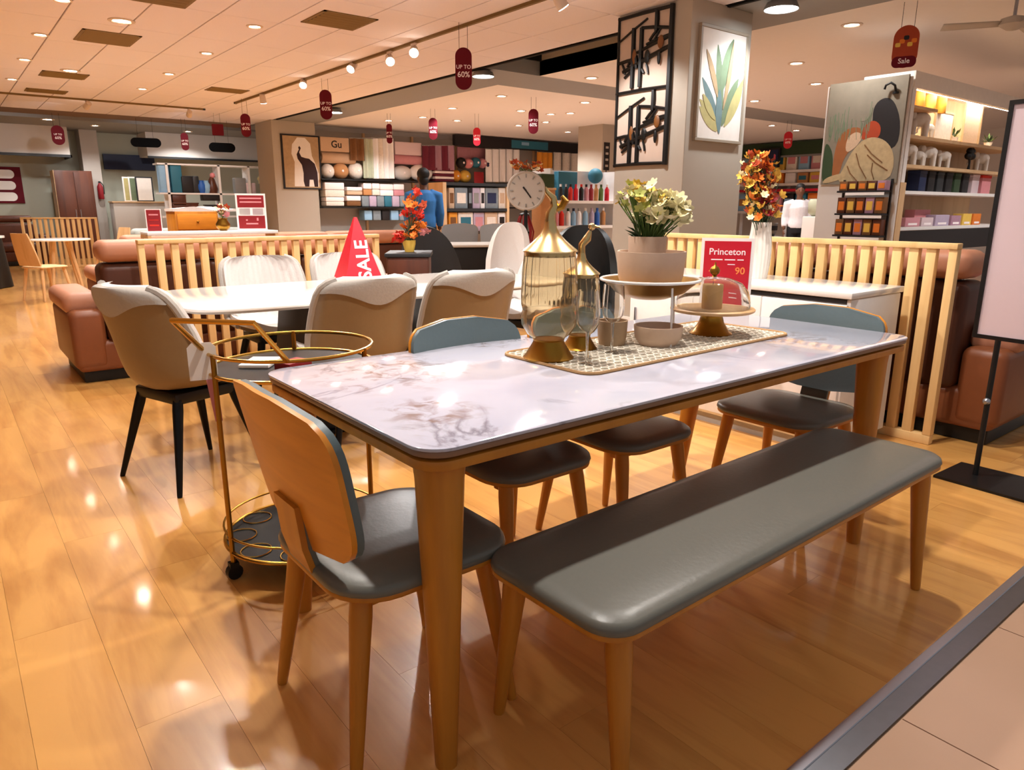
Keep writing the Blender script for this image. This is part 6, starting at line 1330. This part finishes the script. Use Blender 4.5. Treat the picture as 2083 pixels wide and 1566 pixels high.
for k, (a, b_, c_, d_) in enumerate([(.45, .3, .62, .05), (.55, .38, .8, .2), (.6, .28, .88, .12), (.35, .18, .5, .03), (.68, .2, .72, .04)]): MB().tube([(-.004, -a * CW, b_ * CHh), (-.004, -(a + c_) / 2 * CW + .02, (b_ + d_) / 2 * CHh), (-.004, -c_ * CW, d_ * CHh)], .006, n=5).build('fold_line', 'brown_cloth', cv)
lh3 = thing('wall_lamp', 'small black curled wall lamp at the top of the canvas', 'lamp', tuple(PXX(1822, 178, XE - .02))); part('arm', 'black', lh3, ('tube', [(0.02, 0, -.05), (-.02, .0, .02), (-.03, .04, .05), (-.03, .09, .03), (-.03, .1, -.01)], .012, 8)); part('plate', 'black', lh3, ('lathe', [(.03, -.06), (.03, -.04)], (0.015, 0, 0), 12))
# brown packs under the canvas
yl2, yr2, _, _ = xr(1718, 400, 1812, 380, XE)
er = thing('end_rack', 'dark rack of brown packs below the figure canvas', 'rack', (XE, (yl2 + yr2) / 2, 0)); EW = (yl2 - yr2) / 2
ez = [PXX(1765, y, XE).z for y in (388, 434, 478)]
for z in ez: part('shelf_board', 'ink_dark', er, ('box', (-.16, -EW, z - .02), (0, EW, z))); part('price_rail', 'white_paint', er, ('box', (-.168, -EW, z - .05), (-.16, EW * .6, z - .02)))
for s in (-1, 1): part('post', 'ink_dark', er, ('box', (-.02, s * EW - .01, 0), (0, s * EW + .01, ez[0] + .12)))
for r_, z in enumerate(ez):
    for k in range(5):
        y = EW - (k + .5) * 2 * EW / 5; hh_ = .1 if r_ == 0 else .17
        t = thing('brown_pack', 'brown and gold pack on the %s rack shelf, %s from the partition edge' % (('top', 'middle', 'bottom')[r_], ordn[k].replace('nearest', 'first')), 'pack', (XE - .13, er.location.y + y, z + .001), group='brown packs on the end rack'); w_ = EW / 5 - .006
        part('box', ('brown_cloth', 'walnut', 'brown_cloth', 'walnut', 'mauve')[(k + r_) % 5], t, ('box', (0, -w_, 0), (.1, w_, hh_)), bevel=.004); part('label_panel', ('petal_orange', 'petal_yellow')[k % 2], t, ('box', (-.003, -w_ * .7, hh_ * .2), (0, w_ * .7, hh_ * .75)), smooth=0)

# ================================================================ things on the white sideboard and far right
q = PT(1541, 553, 3.98)
q = Vector((3.66, q.y / q.x * 3.66, h2))
vv = thing('white_vase', 'tall ribbed white vase on the white sideboard', 'vase', (q.x, q.y, h2 + .0005)); zt5 = PXX(1541, 452, 3.66).z - h2
def ribv(u, v): r = (.052 + .012 * math.sin(PI * min(1, v * 1.1))) * (1 + .03 * math.cos(2 * PI * 18 * u)); return (r * math.cos(2 * PI * u), r * math.sin(2 * PI * u), zt5 * v)
MB().sheet(ribv, lambda u, v: (.045 * math.cos(2 * PI * u), .045 * math.sin(2 * PI * u), max(.01, zt5 * v)), 73, 9).build('body', 'paper_white', vv, smooth=60); part('bottom', 'paper_white', vv, ('lathe', [(0, 0), (.05, 0), (.05, .01), (0, .01)], (0, 0, 0), 24))
af = thing('autumn_flowers', 'big spray of rust, orange and cream flowers in the white vase', 'flowers', (q.x, q.y, h2 + .0005)); rnd = random.Random(21); sp = []
Ma = bloom_mesh('blossom', 'petal_rust', .026, 6, .5); Mb = bloom_mesh('blossom', 'petal_orange', .026, 6, .5); Mc = bloom_mesh('blossom', 'petal_yellow', .024, 6, .5); Md = bloom_mesh('blossom', 'petal_cream', .022, 6, .5); Me = bloom_mesh('blossom', 'red_dark', .024, 5, .5)
tq = (Vector((q.x, q.y, 1.3)) - CAM).dot(FWD)
for k in range(230):
    u, v = rnd.gauss(0, .5), rnd.uniform(-1, 1); px, py = 1547 + 40 * max(-1.15, min(1.15, u)) * (1 - .35 * abs(v)) + 4 * v, 378 + 66 * v
    w3 = PT(px, py, tq + rnd.uniform(-.1, .1)); mm3 = rnd.choice((Ma, Ma, Mb, Mb, Me, Mc, Md)) if px > 1545 else rnd.choice((Mb, Mc, Mc, Md, Ma))
    sp.append((tuple(w3 - af.location), mm3, rnd.uniform(.75, 1.25)))
spray(af, None, sp, base=(0, 0, zt5 * .6), stem_m='leaf_dark')
q = PT(1562, 476, 6.6); gpot = thing('metal_pot', 'dark silver pot behind the white vase', 'pot', (q.x, q.y, q.z - .02)); kk = 6.6 / F_PX
part('body', 'aluminium_dark', gpot, ('lathe', [(12 * kk, 0), (16 * kk, 8 * kk), (17 * kk, 22 * kk), (18 * kk, 26 * kk), (16 * kk, 26 * kk), (14 * kk, 10 * kk), (0, 6 * kk)], (0, 0, 0), 22), smooth=50); part('band', 'ink_dark', gpot, ('lathe', [(17.2 * kk, 12 * kk), (17.6 * kk, 13 * kk), (17.6 * kk, 20 * kk), (17.2 * kk, 21 * kk)], (0, 0, 0), 22))
pds = thing('pot_stand', 'black plant stand under the silver pot', 'stand', (q.x, q.y, 0)); part('plate', 'black', pds, ('lathe', [(0, q.z - .035), (.1, q.z - .035), (.1, q.z - .0205), (0, q.z - .0205)], (0, 0, 0), 20))
for k in range(3): a = 2 * PI * k / 3; MB().tube([(.07 * math.cos(a), .07 * math.sin(a), q.z - .035), (.13 * math.cos(a), .13 * math.sin(a), 0)], .01, n=6).build('leg', 'black', pds)
# far east wall: header, red counter and goods
XEW = 19.2
yl, yr, z0, z1 = xr(1505, 310, 1700, 296, XEW)
eh_ = thing('east_header', 'dark green header band on the far right wall', 'sign', (XEW, (yl + yr) / 2, z0)); part('board', 'leaf_dark', eh_, ('box', (0, -(yl - yr) / 2, 0), (.1, (yl - yr) / 2, z1 - z0)), smooth=0); part('trim', 'grey_paint', eh_, ('box', (-.01, -(yl - yr) / 2, -.05), (.1, (yl - yr) / 2, 0)), smooth=0)
er2 = thing('east_shelving', 'far right wall shelving with boxed goods and a red edge', 'shelf', (XEW, (yl + yr) / 2, 0)); HW = (yl - yr) / 2; zz = [PXX(1620, y, XEW).z for y in (345, 372, 384, 430)]
for k, z in enumerate(zz): part('shelf_board', 'red_print' if k == 2 else 'white_paint', er2, ('box', (-.1 if k == 2 else 0, -HW, z - .07), (.4, HW, z)))
for s in (-1, 0, 1): part('upright', 'white_paint', er2, ('box', (.35, s * HW - .04, 0), (.4, s * HW + .04, zz[0] + .6)))
cols = ['petal_orange', 'cream_pattern', 'petal_pink', 'white_curtain', 'sky_blue', 'ink_dark', 'tan_towel', 'rose', 'teal_blue', 'petal_yellow', 'beige_towel']
nm_ = ['first', 'second', 'third', 'fourth', 'fifth', 'sixth', 'seventh', 'eighth', 'ninth', 'tenth']
for r_, zi in enumerate((0, 1, 3)):
    for k in range(8):
        y = er2.location.y + HW - (k + .5) * 2 * HW / 8; hh_ = (.55, .28, .5)[r_]
        t = thing('goods_carton', 'carton on the %s far right wall shelf, %s from the pillar' % (('top', 'middle', 'bottom')[r_], nm_[k]), 'box', (XEW + .08, y, zz[zi] + .001), group='cartons on the far right wall'); w_ = HW / 8 - .03
        part('carton', cols[(k * 3 + r_ * 2) % 11], t, ('box', (0, -w_, 0), (.22, w_, hh_)), bevel=.01); part('label_panel', cols[(k * 5 + r_ + 4) % 11], t, ('box', (-.004, -w_ * .7, hh_ * .3), (0, w_ * .7, hh_ * .7)), smooth=0)
q = PT(1655, 470, 12.2); ws = thing('water_dispenser', 'pale water dispenser with a green bottle beside the man in white', 'dispenser', (q.x, q.y, 0)); zt6, zm6 = PT(1655, 405, 12.2).z, PT(1655, 440, 12.2).z
part('body', 'wall_white', ws, ('box', (-.15, -.15, 0), (.15, .15, zm6)), bevel=.02); part('bottle', 'teal_blue' if False else 'sage_curtain', ws, ('lathe', [(.05, zm6), (.12, zm6 + .06), (.13, zt6 - .06), (.1, zt6)], (0, 0, 0), 18), smooth=50); part('tap', 'ink_dark', ws, ('cbox', (-.1, -.16, zm6 - .12), (.05, .05, .05)))
# dark framed screen left of the autumn flowers on the far wall
yl, yr, z0, z1 = xr(1545, 340, 1585, 303, XEW - .1)
sc_ = thing('dark_picture', 'dark blue framed picture on the far right wall above the flowers', 'picture', (XEW - .12, (yl + yr) / 2, z0)); part('frame', 'ink_dark', sc_, ('box', (0, -(yl - yr) / 2, 0), (.04, (yl - yr) / 2, z1 - z0)), smooth=0); part('print', 'navy', sc_, ('box', (-.004, -(yl - yr) / 2 + .05, .05), (0, (yl - yr) / 2 - .05, z1 - z0 - .05)), smooth=0)
# red and pink cushion leaning behind the right divider
for k, (m_, yy, lab) in enumerate((('red_dark', 2.05, 'dark red cushion on the sofa behind the right divider'), ('petal_pink', 1.58, 'pink cushion beside the dark red one behind the right divider'))):
    t = tag(part('cushion', m_, None, ('box', (-.05, -.22, -.16), (.05, .22, .16)), bevel=.045, seg=4, smooth=70), lab, 'cushion'); t.location = (4.62, yy, .66); t.rotation_euler = (0, .25, 0)
